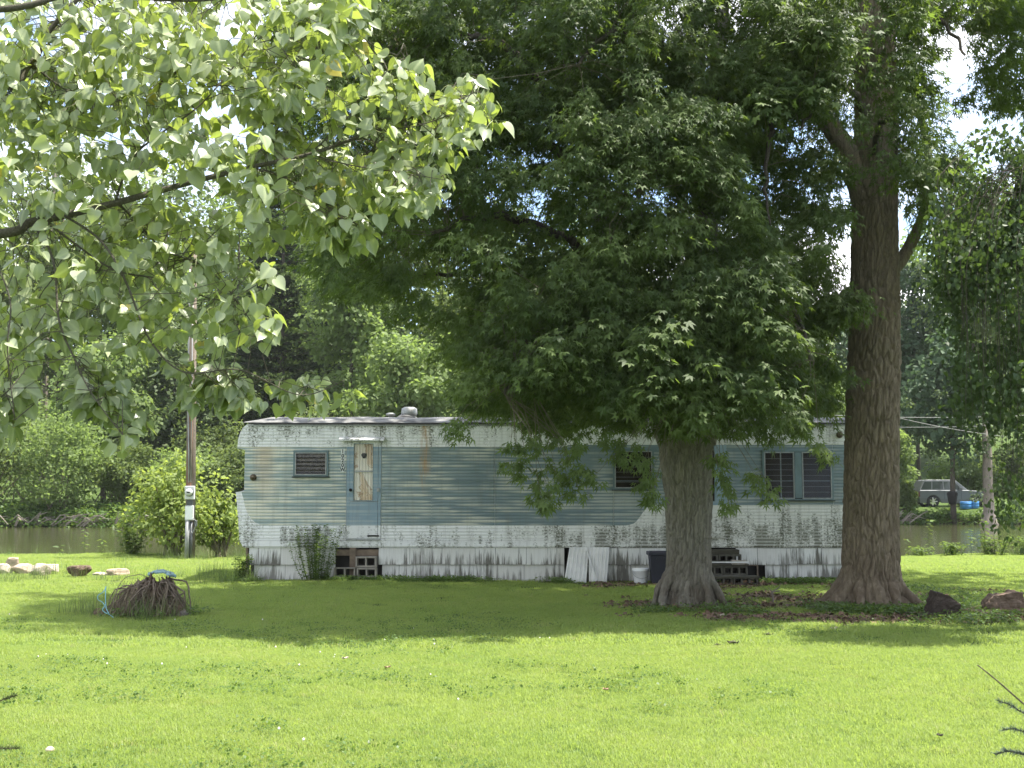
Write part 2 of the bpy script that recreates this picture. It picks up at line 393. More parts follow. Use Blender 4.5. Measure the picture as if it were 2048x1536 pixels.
T_star2 = Tmpl([(x * .8, y * 1.1, z - .35 * abs(x) - .12 * y * y) for x, y, z in sv], sf)
T_quad = Tmpl([(0, 0, 0), (.42, .45, .06), (0, 1, -.1), (-.42, .45, .06)], [(0, 1, 2, 3)])
T_lance = Tmpl([(0, 0, 0), (.2, .4, .04), (0, 1, -.12), (-.2, .4, .04)], [(0, 1, 2, 3)])
T_needle = Tmpl([(-.05, 0, 0), (.05, 0, 0), (.02, 1, 0), (-.02, 1, 0)], [(0, 1, 2, 3)])
def heart(curl, fold, wide=1.0):
    side = [(.0, 0), (.20, -.10), (.40, -.03), (.50, .14), (.49, .33), (.40, .52), (.26, .70), (.11, .86), (0, 1.04)]
    mid = [(0, 0), (0, .33), (0, .70), (0, 1.04)]
    vs, us = [], []
    def put(x, y): vs.append((x * wide, y, fold * abs(x) - curl * y * y)); us.append(abs(x))
    for x, y in mid: put(x, y)
    for x, y in side[1:-1]: put(x, y)
    for x, y in side[1:-1]: put(-x, y)
    r = lambda o: [(0, o, o + 1, o + 2), (0, o + 2, o + 3, 1), (1, o + 3, o + 4, o + 5), (1, o + 5, 2), (2, o + 5, o + 6, 3)]
    fs = r(4) + [tuple(reversed(q)) for q in r(11)]
    return Tmpl(vs, fs, us)
T_hearts = [heart(.12, .25), heart(.3, .1), heart(-.15, .35, .9), heart(.2, -.2, 1.05), heart(.05, .45, .85)]

# ------------------------------------------------------------ trunks
def displace(me, amp, f, seed, rounds):
    import bmesh
    b = bmesh.new(); b.from_mesh(me); bmesh.ops.triangulate(b, faces=[f_ for f_ in b.faces if len(f_.verts) > 4])
    for _ in range(rounds): bmesh.ops.subdivide_edges(b, edges=b.edges[:], cuts=1, use_grid_fill=True)
    b.normal_update(); mv_ = []
    for v in b.verts:
        p = v.co; q_ = Vector((p.x * f[0] + seed, p.y * f[1], p.z * f[2])); d, _ = mnoise.voronoi(q_)
        mv_.append(p + v.normal * amp * (mnoise.noise(q_ * .7) * 1.2 + min(1, (d[1] - d[0]) * 2) - .6))
    for v, p in zip(b.verts, mv_): v.co = p
    b.to_mesh(me); b.free(); me.update()
def trunk_mesh(name, path, rads, mat, na=72, nzs=200, fur=.02, fsc=(9, 2.0), flare=None, seed=0, knots=()):
    pts = [Vector(p) for p in path]
    cum = [0]
    for a, b in zip(pts, pts[1:]): cum.append(cum[-1] + (b - a).length)
    s = np.linspace(0, cum[-1], nzs)
    px = [np.interp(s, cum, [p[i] for p in pts]) for i in range(3)]; rr = np.interp(s, cum, rads)
    ker = np.ones(9) / 9
    def sm(a): return np.convolve(np.pad(a, 4, 'edge'), ker, 'valid')
    px = [sm(a) for a in px]; rr = sm(rr)
    V = np.zeros((nzs, na, 3)); rb = random.Random(seed)
    lob = [(rb.uniform(0, 6.28), rb.choice([3, 5, 7, 4])) for _ in range(4)]
    for i in range(nzs):
        for k in range(na):
            a = 2 * PI * k / na; r = rr[i]
            if flare:
                h = s[i]; fl = math.exp(-h / flare[1])
                r += flare[0] * fl * (.55 + .45 * (.5 + .5 * sum(math.sin(q * a + ph) for ph, q in lob) / 2.2))
            x, y = math.cos(a), math.sin(a)
            tw = .25 * math.sin(s[i] * 1.1 + seed)
            q = Vector((math.cos(a + tw * .2) * rr[i] * fsc[0] + seed, math.sin(a + tw * .2) * rr[i] * fsc[0], s[i] * fsc[1]))
            q += Vector((1, -1, .8)) * (mnoise.noise(q * .55) * .9) + Vector((1, 1, .4)) * (mnoise.noise(q * 1.5) * .4)
            d, _ = mnoise.voronoi(q); g = min(1, (d[1] - d[0]) * 4.2) ** .55
            r += fur * (g - .6) + fur * .35 * mnoise.noise(q * 2.7) + .012 * mnoise.noise(Vector((x * 2 + seed, y * 2, s[i] * 1.2)))
            for (ka, kz, kr, kd) in knots:
                dd_ = ((((a - ka + PI) % (2 * PI)) - PI) * rr[i] / kr) ** 2 + ((s[i] - kz) / kr) ** 2
                if dd_ < 6: r += kd * math.exp(-dd_ * 1.3) - kd * 1.3 * math.exp(-dd_ * 9)
            V[i, k] = (px[0][i] + x * r, px[1][i] + y * r, px[2][i])
    ii, kk = np.meshgrid(np.arange(nzs - 1), np.arange(na), indexing='ij'); k2 = (kk + 1) % na
    loops = np.stack([ii * na + kk, ii * na + k2, (ii + 1) * na + k2, (ii + 1) * na + kk], -1).reshape(-1)
    return np_mesh(name, V.reshape(-1, 3), loops, np.full((nzs - 1) * na, 4), mat, smooth=True)
def curve(pts, n=12, wob=0):
    pts = [np.array(p, float) for p in pts]; out = []
    for i in range(len(pts) - 1):
        p0, p1, p2, p3 = pts[max(i - 1, 0)], pts[i], pts[i + 1], pts[min(i + 2, len(pts) - 1)]
        for k in range(n):
            t = k / n
            out.append(.5 * (2 * p1 + (p2 - p0) * t + (2 * p0 - 5 * p1 + 4 * p2 - p3) * t * t + (3 * p1 - p0 - 3 * p2 + p3) * t ** 3))
    out.append(pts[-1]); out = np.array(out)
    if wob: out[1:-1] += R.normal(0, wob, (len(out) - 2, 3))
    return out
def limb(mb, pts, r0, r1, n=8, seg=8, wob=0):
    c = curve(pts, seg, wob); mb.tube([tuple(p) for p in c], list(np.linspace(r0, r1, len(c))), n); return c

def sprays(centres, outd, per, rad, size, flat=.6):
    """leaf positions and directions of drooping sprays round the given centres"""
    n = len(centres) * per; c = np.repeat(centres, per, 0); o = np.repeat(outd, per, 0)
    off = rnd3(n); off = nz(off) * (R.random((n, 1)) ** .5); off[:, 2] *= flat
    rs = np.repeat(R.uniform(.6, 1.3, len(centres)), per)[:, None] * rad
    pos = c + off * rs
    pos[:, 2] -= (off[:, :2] ** 2).sum(1) * rs[:, 0] * .5
    tip = nz(off * np.array([1, 1, .2]) + o * .5 + np.array([0, 0, -.75]) + rnd3(n) * .3)
    nrm = nz(np.array([0, 0, .85]) + nz(off) * .55 + o * .25 + rnd3(n) * .48)
    return pos, tip, nrm, R.uniform(.5, 1.3, n) * size
def twigs(mb, skel, centres, r0=.012, n=3, sag=.15, frac=1.0):
    for c in centres:
        if R.random() > frac: continue
        d = np.linalg.norm((skel - c) * np.array([1, 1, 1.25]), axis=1); p = skel[np.argmin(d + R.uniform(0, 1.1, len(d)))]
        L = np.linalg.norm(c - p); m1 = p + (c - p) * .35 + np.array([0, 0, sag * L]) + R.normal(0, .06 * L, 3); m2 = p + (c - p) * .72 + np.array([0, 0, sag * .7 * L]) + R.normal(0, .05 * L, 3)
        mb.tube([tuple(q) for q in (p, m1, m2, c)], [r0, r0 * .8, r0 * .55, r0 * .3], n, False)
def split_leaves(T, pos, tip, nrm, sc, mat, parent, count, score, name='leaf', v=None):
    """the leaves that show largest become objects sharing mesh data, the rest one crown mesh"""
    if v is None: v = R.random(len(pos))
    order = np.argsort(-score)[:count]; rest = np.ones(len(pos), bool); rest[order] = False
    Ts = T if isinstance(T, list) else [T]; meshes = []
    for q in Ts:
        for vv in (.1, .35, .6, .9):
            meshes.append(leaves_mesh(name, q, np.zeros((1, 3)), np.array([[0, 1., 0]]), np.array([[0, 0, 1.]]), np.ones(1), mat, np.array([vv]), len(q.v) > 12))
    M = frames(tip[order], nrm[order])
    from mathutils import Matrix
    for j, i in enumerate(order):
        o = bpy.data.objects.new(name, meshes[j % len(meshes)]); C.objects.link(o); o.parent = parent
        m = Matrix([[*(M[j, r] * sc[i]), pos[i, r]] for r in range(3)] + [[0, 0, 0, 1]]); o.matrix_local = m
    return rest

# ------------------------------------------------------------ the two maples
def trunk_path(px_list, Y): return [P(a, b, Y) for a, b in px_list]
def tree_root(name, loc, label, cat='tree', group=None): return empty(name, loc, label, cat, group)
def local(root, pts): return [Vector(p) - root.location for p in pts]
m1 = tree_root('maple_tree', T1, 'forked silver maple with a grey trunk standing before the dark blue bin')
Y1 = T1.y
path = local(m1, [P(1378, 1222, Y1), P(1377, 1160, Y1), P(1378, 1080, Y1), P(1378, 1000, Y1), P(1372, 930, Y1), P(1371, 880, Y1), P(1370, 845, Y1)])
link('trunk', trunk_mesh('trunk', path, [.36, .315, .305, .325, .355, .385, .40], M_bark1, 220, 300, .034, (20, 3.2), (.12, .17), 3), m1)
skel1 = []
mb = MB()
def br(mb, sk, root, pts, r0, r1, n=9, wob=.02):
    c = limb(mb, [np.array(P(*p) - root.location) for p in pts], r0, r1, n, 8, wob); sk.append(c + np.array(root.location)); return c
for pts, r0, r1 in [
    ([(1348, 880, Y1), (1322, 820, Y1), (1295, 740, Y1 - .1), (1240, 560, Y1), (1190, 380, Y1 + .2), (1150, 200, Y1 + .3), (1120, -60, Y1 + .5), (1090, -500, Y1 + .6)], .25, .06),
    ([(1400, 880, Y1), (1420, 800, Y1 + .1), (1425, 680, Y1 + .1), (1415, 420, Y1 + .3), (1430, 200, Y1 + .4), (1450, -100, Y1 + .4), (1440, -600, Y1 + .4)], .24, .06)]:
    bm_ = MB(); br(bm_, skel1, m1, pts, r0, r1, 14, .0); bm_.build('branch', M_bark1, m1, smooth=True)
for pts, r0, r1 in [
    ([(1240, 560, Y1), (1120, 470, Y1 - .8), (980, 430, Y1 - 1.6), (860, 470, Y1 - 2.0)], .09, .02),
    ([(1190, 380, Y1), (1050, 260, Y1 - .6), (880, 230, Y1 - .8), (700, 330, Y1 - 1)], .09, .02),
    ([(1150, 230, Y1), (1180, 250, Y1 + 1), (1230, 330, Y1 + 1.6), (1260, 420, Y1 + 2)], .08, .03),
    ([(1270, 640, Y1), (1160, 620, Y1 - 1.2), (1060, 680, Y1 - 2.0), (1010, 790, Y1 - 2.4)], .07, .015),
    ([(1425, 640, Y1), (1500, 560, Y1 - 1), (1580, 600, Y1 - 1.8), (1620, 720, Y1 - 2.2)], .07, .015),
    ([(1300, 740, Y1), (1330, 690, Y1 - 1), (1370, 700, Y1 - 1.8), (1390, 780, Y1 - 2.2)], .06, .012),
    ([(1415, 420, Y1), (1350, 330, Y1 - 1.2), (1300, 330, Y1 - 2.2), (1270, 400, Y1 - 2.8)], .08, .02),
    ([(1415, 420, Y1), (1500, 300, Y1 + .8), (1560, 250, Y1 + 1.6), (1600, 300, Y1 + 2)], .08, .02),
    ([(1240, 560, Y1), (1100, 520, Y1 + 1), (960, 540, Y1 + 1.8), (800, 560, Y1 + 2)], .08, .02),
    ([(1170, 300, Y1), (1040, 120, Y1 - 1.2), (900, 60, Y1 - 1.6), (760, 120, Y1 - 1.6)], .08, .02),
    ([(1430, 200, Y1), (1320, 90, Y1 - 1), (1230, 60, Y1 - 1.8), (1150, 130, Y1 - 2.4)], .07, .02),
    ([(1130, 30, Y1), (960, -120, Y1), (760, -160, Y1 + .4), (600, -60, Y1 + .4)], .08, .02)]:
    br(mb, skel1, m1, pts, r0, r1, 7)
mb.build('branch', M_barkd, m1, smooth=True)
def fill_crown(root, skel, regions, per, rad, size, mat, T, axis_xy, wseed, nleaf=300, twigr=.0065, droptest=None, extra=None, eY=None):
    sk = np.concatenate(skel); cs = []
    for n, poly, ya, yb in regions:
        x, y = sample_poly(n, poly); Y = R.uniform(ya, yb, n)
        cs.append(Pn(x, y, Y))
    cs = np.concatenate(cs)
    if droptest is not None: cs = cs[droptest(cs)]
    o = cs - np.array([axis_xy[0], axis_xy[1], 0]); o[:, 2] = 0; o = nz(o)
    pos, tip, nrm, sc = sprays(cs, o, per, rad, size)
    v = np.clip(np.repeat(R.random(len(cs)) ** 1.6, per) * .75 + R.random(len(pos)) * .35, 0, 1)
    if extra is not None:                     # thin hanging sprays below the crown
        e = np.array(extra, float); e = np.concatenate([e, e + R.normal(0, 7, e.shape)]); ec = Pn(e[:, 0], e[:, 1], R.uniform(*eY, len(e))); p2, t2, n2, s2 = sprays(ec, ec * 0 + np.array([-.3, -.9, 0]), 13, .15, size, .8)
        pos, tip, nrm, sc = np.concatenate([pos, p2]), np.concatenate([tip, t2]), np.concatenate([nrm, n2]), np.concatenate([sc, s2]); v = np.concatenate([v, R.uniform(.35, 1, len(p2))]); cs = np.concatenate([cs, ec])
    loc = np.array(root.location); pos = pos - loc
    vis = -(pos[:, 1] + loc[1]) * 10 - np.abs(pos[:, 2] + loc[2] - 3.2)      # the nearest and lowest leaves show largest
    rest = split_leaves(T, pos, tip, nrm, sc, mat, root, nleaf, vis, v=v)
    half = R.random(len(pos)) < .5
    for TT, q in ((T_star, rest & half), (T_star2, rest & ~half)):
        tag(link('crown', leaves_mesh('crown', TT, pos[q], tip[q], nrm[q], sc[q], mat, v[q]), root), kind='stuff')
    mb = MB(); twigs(mb, sk - loc, cs - loc, twigr, frac=.55); mb.build('twigs', M_twig, root)['kind'] = 'stuff'
    return cs
A = [(560, -60), (1480, -60), (1520, 200), (1560, 500), (1640, 520), (1690, 650), (1680, 800), (1640, 850), (1560, 830), (1450, 860), (1330, 830), (1230, 860), (1120, 870), (960, 830), (900, 760), (850, 650), (740, 620), (640, 560), (590, 420), (540, 250)]
core = [(1000, 300), (1450, 300), (1600, 620), (1560, 780), (1300, 800), (1000, 790), (900, 600)]
tips = [(640, (900, 300, 1)),]
hang = [[(990, 870), (1060, 870), (1130, 960), (1110, 1020), (1070, 1010), (1020, 940)], [(1110, 870), (1170, 870), (1190, 960), (1160, 985), (1120, 940)],
        [(1200, 850), (1280, 850), (1290, 900), (1230, 900)], [(1270, 900), (1320, 880), (1318, 1000), (1290, 985)], [(1420, 880), (1460, 880), (1470, 1000), (1440, 1000)],
        [(1440, 840), (1560, 840), (1540, 890), (1460, 880)], [(1490, 945), (1550, 945), (1555, 985), (1500, 975)], [(1590, 840), (1640, 850), (1650, 925), (1610, 930)], [(900, 830), (950, 830), (940, 860), (910, 860)], [(1310, 800), (1440, 810), (1420, 880), (1340, 870)]]
def drop1(c): return vnoise(c, 1.15, 2.2) > .33 + .13 * ((c[:, 0] > 3.4) & (c[:, 2] < 5.2)) - .03 * (c[:, 2] > 6)
regs = [(1250, A, Y1 - 2.9, Y1 + 3.0), (380, core, Y1 - 3.0, Y1 - 1.2), (560, [(560, -60), (1500, -60), (1500, 330), (1100, 260), (900, 330), (560, 280)], Y1 - 2.5, Y1 + 3),
        (170, [(900, 560), (1640, 600), (1600, 800), (1450, 840), (1100, 860), (930, 800)], Y1 - 3.2, Y1 - 1.5), (150, [(1140, 230), (1420, 200), (1420, 330), (1160, 330)], Y1 - 3, Y1 - 1)]
hangpts = [(1010, 930), (1035, 900), (1050, 950), (1075, 900), (1080, 960), (1095, 930), (1100, 980), (1085, 1008), (1108, 1000), (1120, 960), (1140, 985), (1150, 950), (1165, 930), (1180, 960), (1130, 920), (1060, 870), (1110, 880), (1150, 890), (1020, 890), (1075, 985), (1040, 925),
    (1205, 880), (1230, 900), (1255, 910), (1275, 905), (1240, 880), (1285, 925), (1290, 960), (1300, 985), (1308, 950), (1303, 1000), (1435, 910), (1440, 950), (1452, 978), (1458, 1005), (1450, 930), (1450, 850), (1480, 860), (1520, 865), (1545, 880), (1560, 850),
    (1500, 950), (1520, 960), (1545, 980), (1610, 870), (1640, 895), (1655, 920), (1600, 855), (905, 850), (930, 845), (920, 862), (1345, 835), (1372, 825), (1350, 800), (1395, 800), (1365, 850), (1300, 800)]
fill_crown(m1, skel1, regs, 70, .37, .114, M_maple, T_maple, (T1.x - .5, T1.y), 2.2, droptest=drop1, extra=hangpts, eY=(Y1 - 2.7, Y1 - 2.1))
def roots(root, spec, mat, seed):
    for i, (a, L, r0) in enumerate(spec):
        d = np.array([math.cos(a), math.sin(a)]); w = np.array([-d[1], d[0]]) * (.08 * math.sin(i * 2.1 + seed))
        pts = [np.array([d[0] * .18, d[1] * .18, .62]), np.array([d[0] * .42, d[1] * .42, .26]), np.array([*(d * (.42 + L * .4) + w), .07]), np.array([*(d * (.42 + L) + w * 2.2), -.05])]
        q = MB(); limb(q, pts, r0, r0 * .35, 14, 9); me = q.mesh('root', mat, True); displace(me, .018, (13, 13, 6), seed + i, 1); link('root', me, root)
# higher part of both crowns, unseen above the frame, widened to shade the lawn
def high_crown(root, cx, cy_, rx, ry, z0, z1, n, per=26):
    a = R.uniform(0, 6.283, n); r = np.sqrt(R.random(n)); z = R.uniform(z0, z1, n); k = np.sqrt(np.clip(1 - ((z - z0) / (z1 - z0)) ** 2, .05, 1))
    cs = np.stack([cx + np.cos(a) * r * rx * k, cy_ + np.sin(a) * r * ry * k, z], 1)
    cs = cs[cs[:, 2] > 2.3 + .425 * cs[:, 1]]; o = cs - np.array([cx, cy_, 0]); o[:, 2] = 0
    pos, tip, nrm, sc = sprays(cs, nz(o), per, .55, .27)
    tag(link('crown', leaves_mesh('crown', T_quad, pos - np.array(root.location), tip, nrm, sc, M_maple), root), kind='stuff')
high_crown(m1, T1.x - .4, T1.y + 2.4, 4.8, 5.8, 9.6, 15.5, 640, 22)
m2 = tree_root('maple_tree', T2, 'thick brown furrowed maple trunk standing beside the right end of the mobile home')
Y2 = T2.y
path = local(m2, [P(1742, 1224, Y2), P(1742, 1150, Y2), P(1741, 1060, Y2), P(1744, 900, Y2), P(1748, 700, Y2), P(1750, 550, Y2), P(1750, 400, Y2), P(1752, 200, Y2), P(1748, 0, Y2), P(1745, -250, Y2), P(1740, -700, Y2)])
link('trunk', trunk_mesh('trunk', path, [.40, .375, .37, .362, .348, .325, .306, .285, .275, .26, .16], M_bark2, 240, 620, .052, (14, 3.2), (.30, .24), 11, [(-1.35, 4.35, .16, .05), (-1.1, 3.75, .12, .045), (-1.75, 3.2, .13, .035), (-1.5, 5.6, .15, .04)]), m2)
skel2 = [curve([np.array(p + m2.location) for p in path[5:]], 8)]
for pts, r0, r1 in [
    ([(1735, 430, Y2), (1705, 320, Y2), (1660, 250, Y2 + .1), (1600, 130, Y2 + .3), (1560, -40, Y2 + .5), (1500, -400, Y2 + .8)], .20, .05),
    ([(1785, 540, Y2 + .1), (1815, 500, Y2 + .3), (1850, 420, Y2 + .5), (1858, 330, Y2 + .6), (1835, 200, Y2 + .8), (1800, 20, Y2 + 1)], .11, .03),
    ([(1850, 330, Y2 + .5), (1905, 345, Y2 + .2), (1970, 395, Y2 - .1), (2060, 450, Y2 - .3)], .06, .035)]:
    bm_ = MB(); br(bm_, skel2, m2, pts, r0, r1, 12, .0); bm_.build('branch', M_bark2, m2, smooth=True)
mb = MB()
for pts, r0, r1 in [
    ([(1740, 250, Y2), (1700, 180, Y2 - 1), (1650, 180, Y2 - 1.8), (1600, 260, Y2 - 2.2)], .06, .015),
    ([(1750, 100, Y2), (1800, 30, Y2 - .8), (1880, 40, Y2 - 1.4), (1930, 110, Y2 - 1.8)], .06, .015),
    ([(1750, 330, Y2), (1760, 250, Y2 - 1), (1790, 250, Y2 - 1.6), (1800, 330, Y2 - 1.9)], .05, .012),
    ([(1600, 130, Y2), (1560, 200, Y2 - 1.2), (1530, 330, Y2 - 1.8), (1540, 450, Y2 - 2)], .06, .012),
    ([(1870, 60, Y2), (1960, -40, Y2 - .3), (2040, -40, Y2 - .6), (2120, 60, Y2 - .8)], .06, .015),
    ([(1690, 640, Y2 - .3), (1680, 600, Y2 - .9), (1690, 590, Y2 - 1.2), (1730, 610, Y2 - 1.4)], .02, .006)]:
    br(mb, skel2, m2, pts, r0, r1, 7)
mb.build('branch', M_barkd, m2, smooth=True)
B = [(1480, -60), (2100, -60), (2100, 20), (1990, 60), (1960, 40), (1900, 30), (1840, 60), (1830, 110), (1890, 140), (1900, 230), (1880, 330), (1860, 400), (1810, 420), (1690, 420), (1640, 540), (1540, 480), (1500, 300), (1470, 100)]
def drop2(c):
    px = 1024 + c[:, 0] / c[:, 1] * FPX * (math.cos(PITCH) + 0 * c[:, 0]); py = 985 - (c[:, 2] - HC) / c[:, 1] * FPX
    u = R.random(len(c)); k = vnoise(c, 1.3, 5.1) > .40
    front = (c[:, 1] < Y2 + .3) & (px > 1700) & (px < 1812)
    k &= ~(front & (py > 310) & (py < 560)) & ~(front & (py <= 310) & (u < .78))
    k &= ~(inpoly(px, py, [(1872, 40), (1960, 10), (2000, 60), (1980, 200), (2010, 290), (1930, 290), (1885, 200)]) & (u < .9))
    return k
regs = [(430, B, Y2 - 2.4, Y2 + 2.0), (270, [(1500, -60), (1850, -60), (1830, 130), (1800, 300), (1790, 390), (1720, 400), (1690, 330), (1640, 460), (1530, 420)], Y2 - 2.6, Y2 - 1.0),
        (45, [(1960, -20), (2080, -20), (2080, 260), (2010, 250), (1960, 130)], Y2 - 1.5, Y2 + .5), (60, [(1790, 40), (1880, 60), (1900, 170), (1960, 220), (1900, 340), (1810, 330)], Y2 - 1.5, Y2 + .5),
        (9, [(1660, 580), (1740, 600), (1730, 625), (1665, 640)], Y2 - 1.5, Y2 - 1.1), (40, [(1590, 560), (1690, 560), (1690, 800), (1620, 820), (1560, 700)], Y2 - 1.2, Y2 + 1),
        (60, [(1800, 330), (2080, 330), (2080, 560), (1960, 520), (1860, 440)], Y2 - 1.5, Y2 + 1.0)]
fill_crown(m2, skel2, regs, 68, .36, .114, M_maple, T_maple, (T2.x, T2.y), 4.4, droptest=drop2)
high_crown(m2, T2.x + 3.6, T2.y + 4.4, 8.2, 6.6, 10.4, 16, 1000, 20)

roots(m1, [(-2.6, .22, .08), (-1.0, .18, .07), (-.3, .28, .085), (.6, .25, .08), (2.4, .25, .08), (3.3, .2, .08)], M_bark1, 2)
roots(m2, [(-2.75, .55, .15), (-2.2, .35, .11), (-1.6, .30, .12), (-1.05, .35, .11), (-.45, .55, .14), (.1, .6, .14), (1.0, .4, .15), (2.2, .4, .15), (3.1, .6, .17)], M_bark2, 5)
# ------------------------------------------------------------ cottonwood branch in the foreground left
ct = tree_root('cottonwood_tree', (-4.1, 5.75, 0), 'near cottonwood reaching in from the left with pale heart-shaped leaves')
cl = np.array(ct.location); skc = []
mb = MB(); mb.tube([(0, 0, -.1), (.02, .03, 1.5), (.06, .08, 3.4), (.0, .2, 5.5), (0, .3, 8)], [.2, .16, .14, .11, .07], 12); mb.build('trunk', M_cbranch, ct, smooth=True)
def cb(mb, pts, r0, r1, n=8):
    c = limb(mb, [np.array(P(p[0], p[1], p[2] * .88)) - cl if not isinstance(p, np.ndarray) else p for p in pts], r0, r1, n, 8, 0); skc.append(c + cl); return c
bm_ = MB(); cb(bm_, [np.array((.05, .08, 2.9)), (-40, 470, 6.6), (60, 445, 6.7), (130, 430, 6.75), (235, 405, 6.8), (380, 365, 6.9), (500, 335, 7.0), (620, 308, 7.0), (750, 262, 7.1), (850, 225, 7.15), (940, 190, 7.2)], .027, .003, 10)
bm_.build('branch', M_cbranch, ct, smooth=True)
bm_ = MB(); cb(bm_, [np.array((.05, .12, 3.9)), (-40, 175, 6.8), (60, 125, 6.9), (100, 60, 7.0), (180, -20, 7.0), (300, -70, 7.1)], .026, .006)
bm_.build('branch', M_cbranch, ct, smooth=True)
bm_ = MB(); cb(bm_, [np.array((.05, .12, 4.1)), (-30, 20, 6.5), (150, -10, 6.6), (400, 0, 6.8), (560, -30, 6.9)], .022, .005); bm_.build('branch', M_cbranch, ct, smooth=True)
mb = MB()
for pts, r0, r1 in [
    ([(230, 406, 6.8), (245, 360, 6.75), (275, 305, 6.7), (320, 268, 6.7), (400, 210, 6.7), (470, 130, 6.8), (520, 60, 6.8)], .011, .004),
    ([(60, 446, 6.7), (90, 480, 6.6), (110, 540, 6.5), (118, 640, 6.4), (150, 720, 6.4), (185, 790, 6.4), (245, 870, 6.4)], .012, .003),
    ([(90, 440, 6.7), (140, 480, 6.7), (230, 540, 6.8), (330, 560, 6.9), (440, 600, 7.0), (530, 560, 7.1)], .011, .003),
    ([(130, 432, 6.7), (200, 480, 6.6), (250, 560, 6.5), (300, 680, 6.5), (370, 745, 6.5), (480, 740, 6.6), (600, 790, 6.7), (690, 760, 6.8)], .011, .003),
    ([(235, 405, 6.8), (270, 440, 7.0), (330, 500, 7.2), (420, 540, 7.3), (500, 640, 7.3), (540, 720, 7.3)], .010, .003),
    ([(500, 335, 7.0), (560, 350, 7.0), (640, 400, 7.0), (690, 450, 7.0)], .007, .002), ([(620, 308, 7.0), (700, 330, 6.95), (800, 345, 6.9), (890, 360, 6.9)], .007, .002),
    ([(500, 335, 7.0), (560, 250, 7.1), (600, 160, 7.1), (640, 90, 7.1), (700, 20, 7.1)], .008, .002), ([(620, 308, 7.0), (690, 240, 7.05), (760, 160, 7.05), (810, 90, 7.05)], .007, .002),
    ([(750, 262, 7.1), (840, 250, 7.0), (920, 215, 7.0), (960, 150, 7.0)], .006, .002), ([(60, 125, 6.9), (150, 190, 6.9), (250, 200, 6.9), (350, 150, 6.9)], .008, .002),
    ([(-20, 500, 6.4), (20, 600, 6.3), (15, 700, 6.3), (30, 840, 6.3)], .008, .003)]:
    cb(mb, pts, r0 * .62, r1 * .8, 6)
mb.build('branch', M_cbranch, ct, smooth=True)
cw = []
for n, poly, ya, yb in [
    (205, [(-30, -30), (720, -30), (700, 120), (560, 200), (300, 250), (-30, 260)], 6.2, 7.6),
    (165, [(520, 60), (700, 40), (760, 100), (850, 110), (880, 180), (960, 130), (990, 250), (900, 300), (890, 380), (700, 460), (600, 470), (520, 360)], 6.5, 7.5),
    (190, [(-30, 240), (520, 230), (540, 420), (560, 560), (540, 680), (440, 700), (330, 690), (200, 690), (60, 720), (-30, 740)], 6.0, 7.6),
    (18, [(180, 720), (290, 830), (240, 885), (200, 840), (150, 760)], 6.2, 6.6), (10, [(560, 750), (700, 740), (690, 790), (560, 800)], 6.6, 6.8),
    (12, [(-30, 740), (50, 760), (40, 860), (-30, 860)], 6.1, 6.5), (14, [(340, 720), (500, 740), (520, 810), (380, 790)], 6.4, 6.6),
    (16, [(560, 20), (740, -20), (740, 50), (600, 90)], 6.8, 7.2), (10, [(680, 420), (740, 440), (730, 480), (640, 490)], 6.9, 7.1)]:
    n = int(n * 2.1); x, y = sample_poly(n, poly); cw.append(Pn(x, y, (R.uniform(ya, yb, n) + .3) * .88))
cw = np.concatenate(cw)
cw = cw[vnoise(cw, 3.1, 1.3) > .29]
bx_ = 1024 + cw[:, 0] / cw[:, 1] * FPX; by_ = 985 - (cw[:, 2] - HC) / cw[:, 1] * FPX; bo = np.interp(bx_, [0, 130, 235, 380, 620, 750], [458, 430, 405, 365, 308, 262])
cw = cw[~((np.abs(by_ - bo) < 34) & (cw[:, 1] < 6.25) & (bx_ < 740) & (R.random(len(cw)) < .8))]
mb = MB(); twigs(mb, np.concatenate(skc) - cl, cw - cl, .0028, 4, .06); mb.build('twigs', M_cbranch, ct)['kind'] = 'stuff'
per = 5; c = np.repeat(cw, per, 0); n = len(c)
od = nz(rnd3(n) * np.array([1, .8, .6])); base = c + od * R.uniform(.03, .075, (n, 1)); base[:, 2] -= .012
facing = np.array([0, -1, .35])
tip = nz(od * .75 + np.array([0, 0, -.85]) + rnd3(n) * .35)
nrm = nz(facing * .55 + rnd3(n) * .62 + np.array([.25, 0, .45]))
sc = R.uniform(.050, .090, n); v = R.random(n)
wl_, ws_ = [], []
mbp = MB()
for a, b2 in zip(c - cl, base - cl): mbp.tube([tuple(a), tuple((a + b2) / 2 + np.array([0, 0, .008])), tuple(b2)], [.0014, .0012, .0011], 3, False)
mbp.build('petioles', M_pet, ct)['kind'] = 'stuff'
posc = base - cl
kind_ = R.integers(0, 5, n)
rest = split_leaves(T_hearts, posc, tip, nrm, sc, M_cotton, ct, 300, sc * np.abs((nrm * np.array([0, 1, 0])).sum(1)) / base[:, 1])
for k in range(5):
    q = rest & (kind_ == k)
    tag(link('leaves', leaves_mesh('leaves', T_hearts[k], posc[q], tip[q], nrm[q], sc[q], M_cotton, v[q], True), ct), kind='stuff')

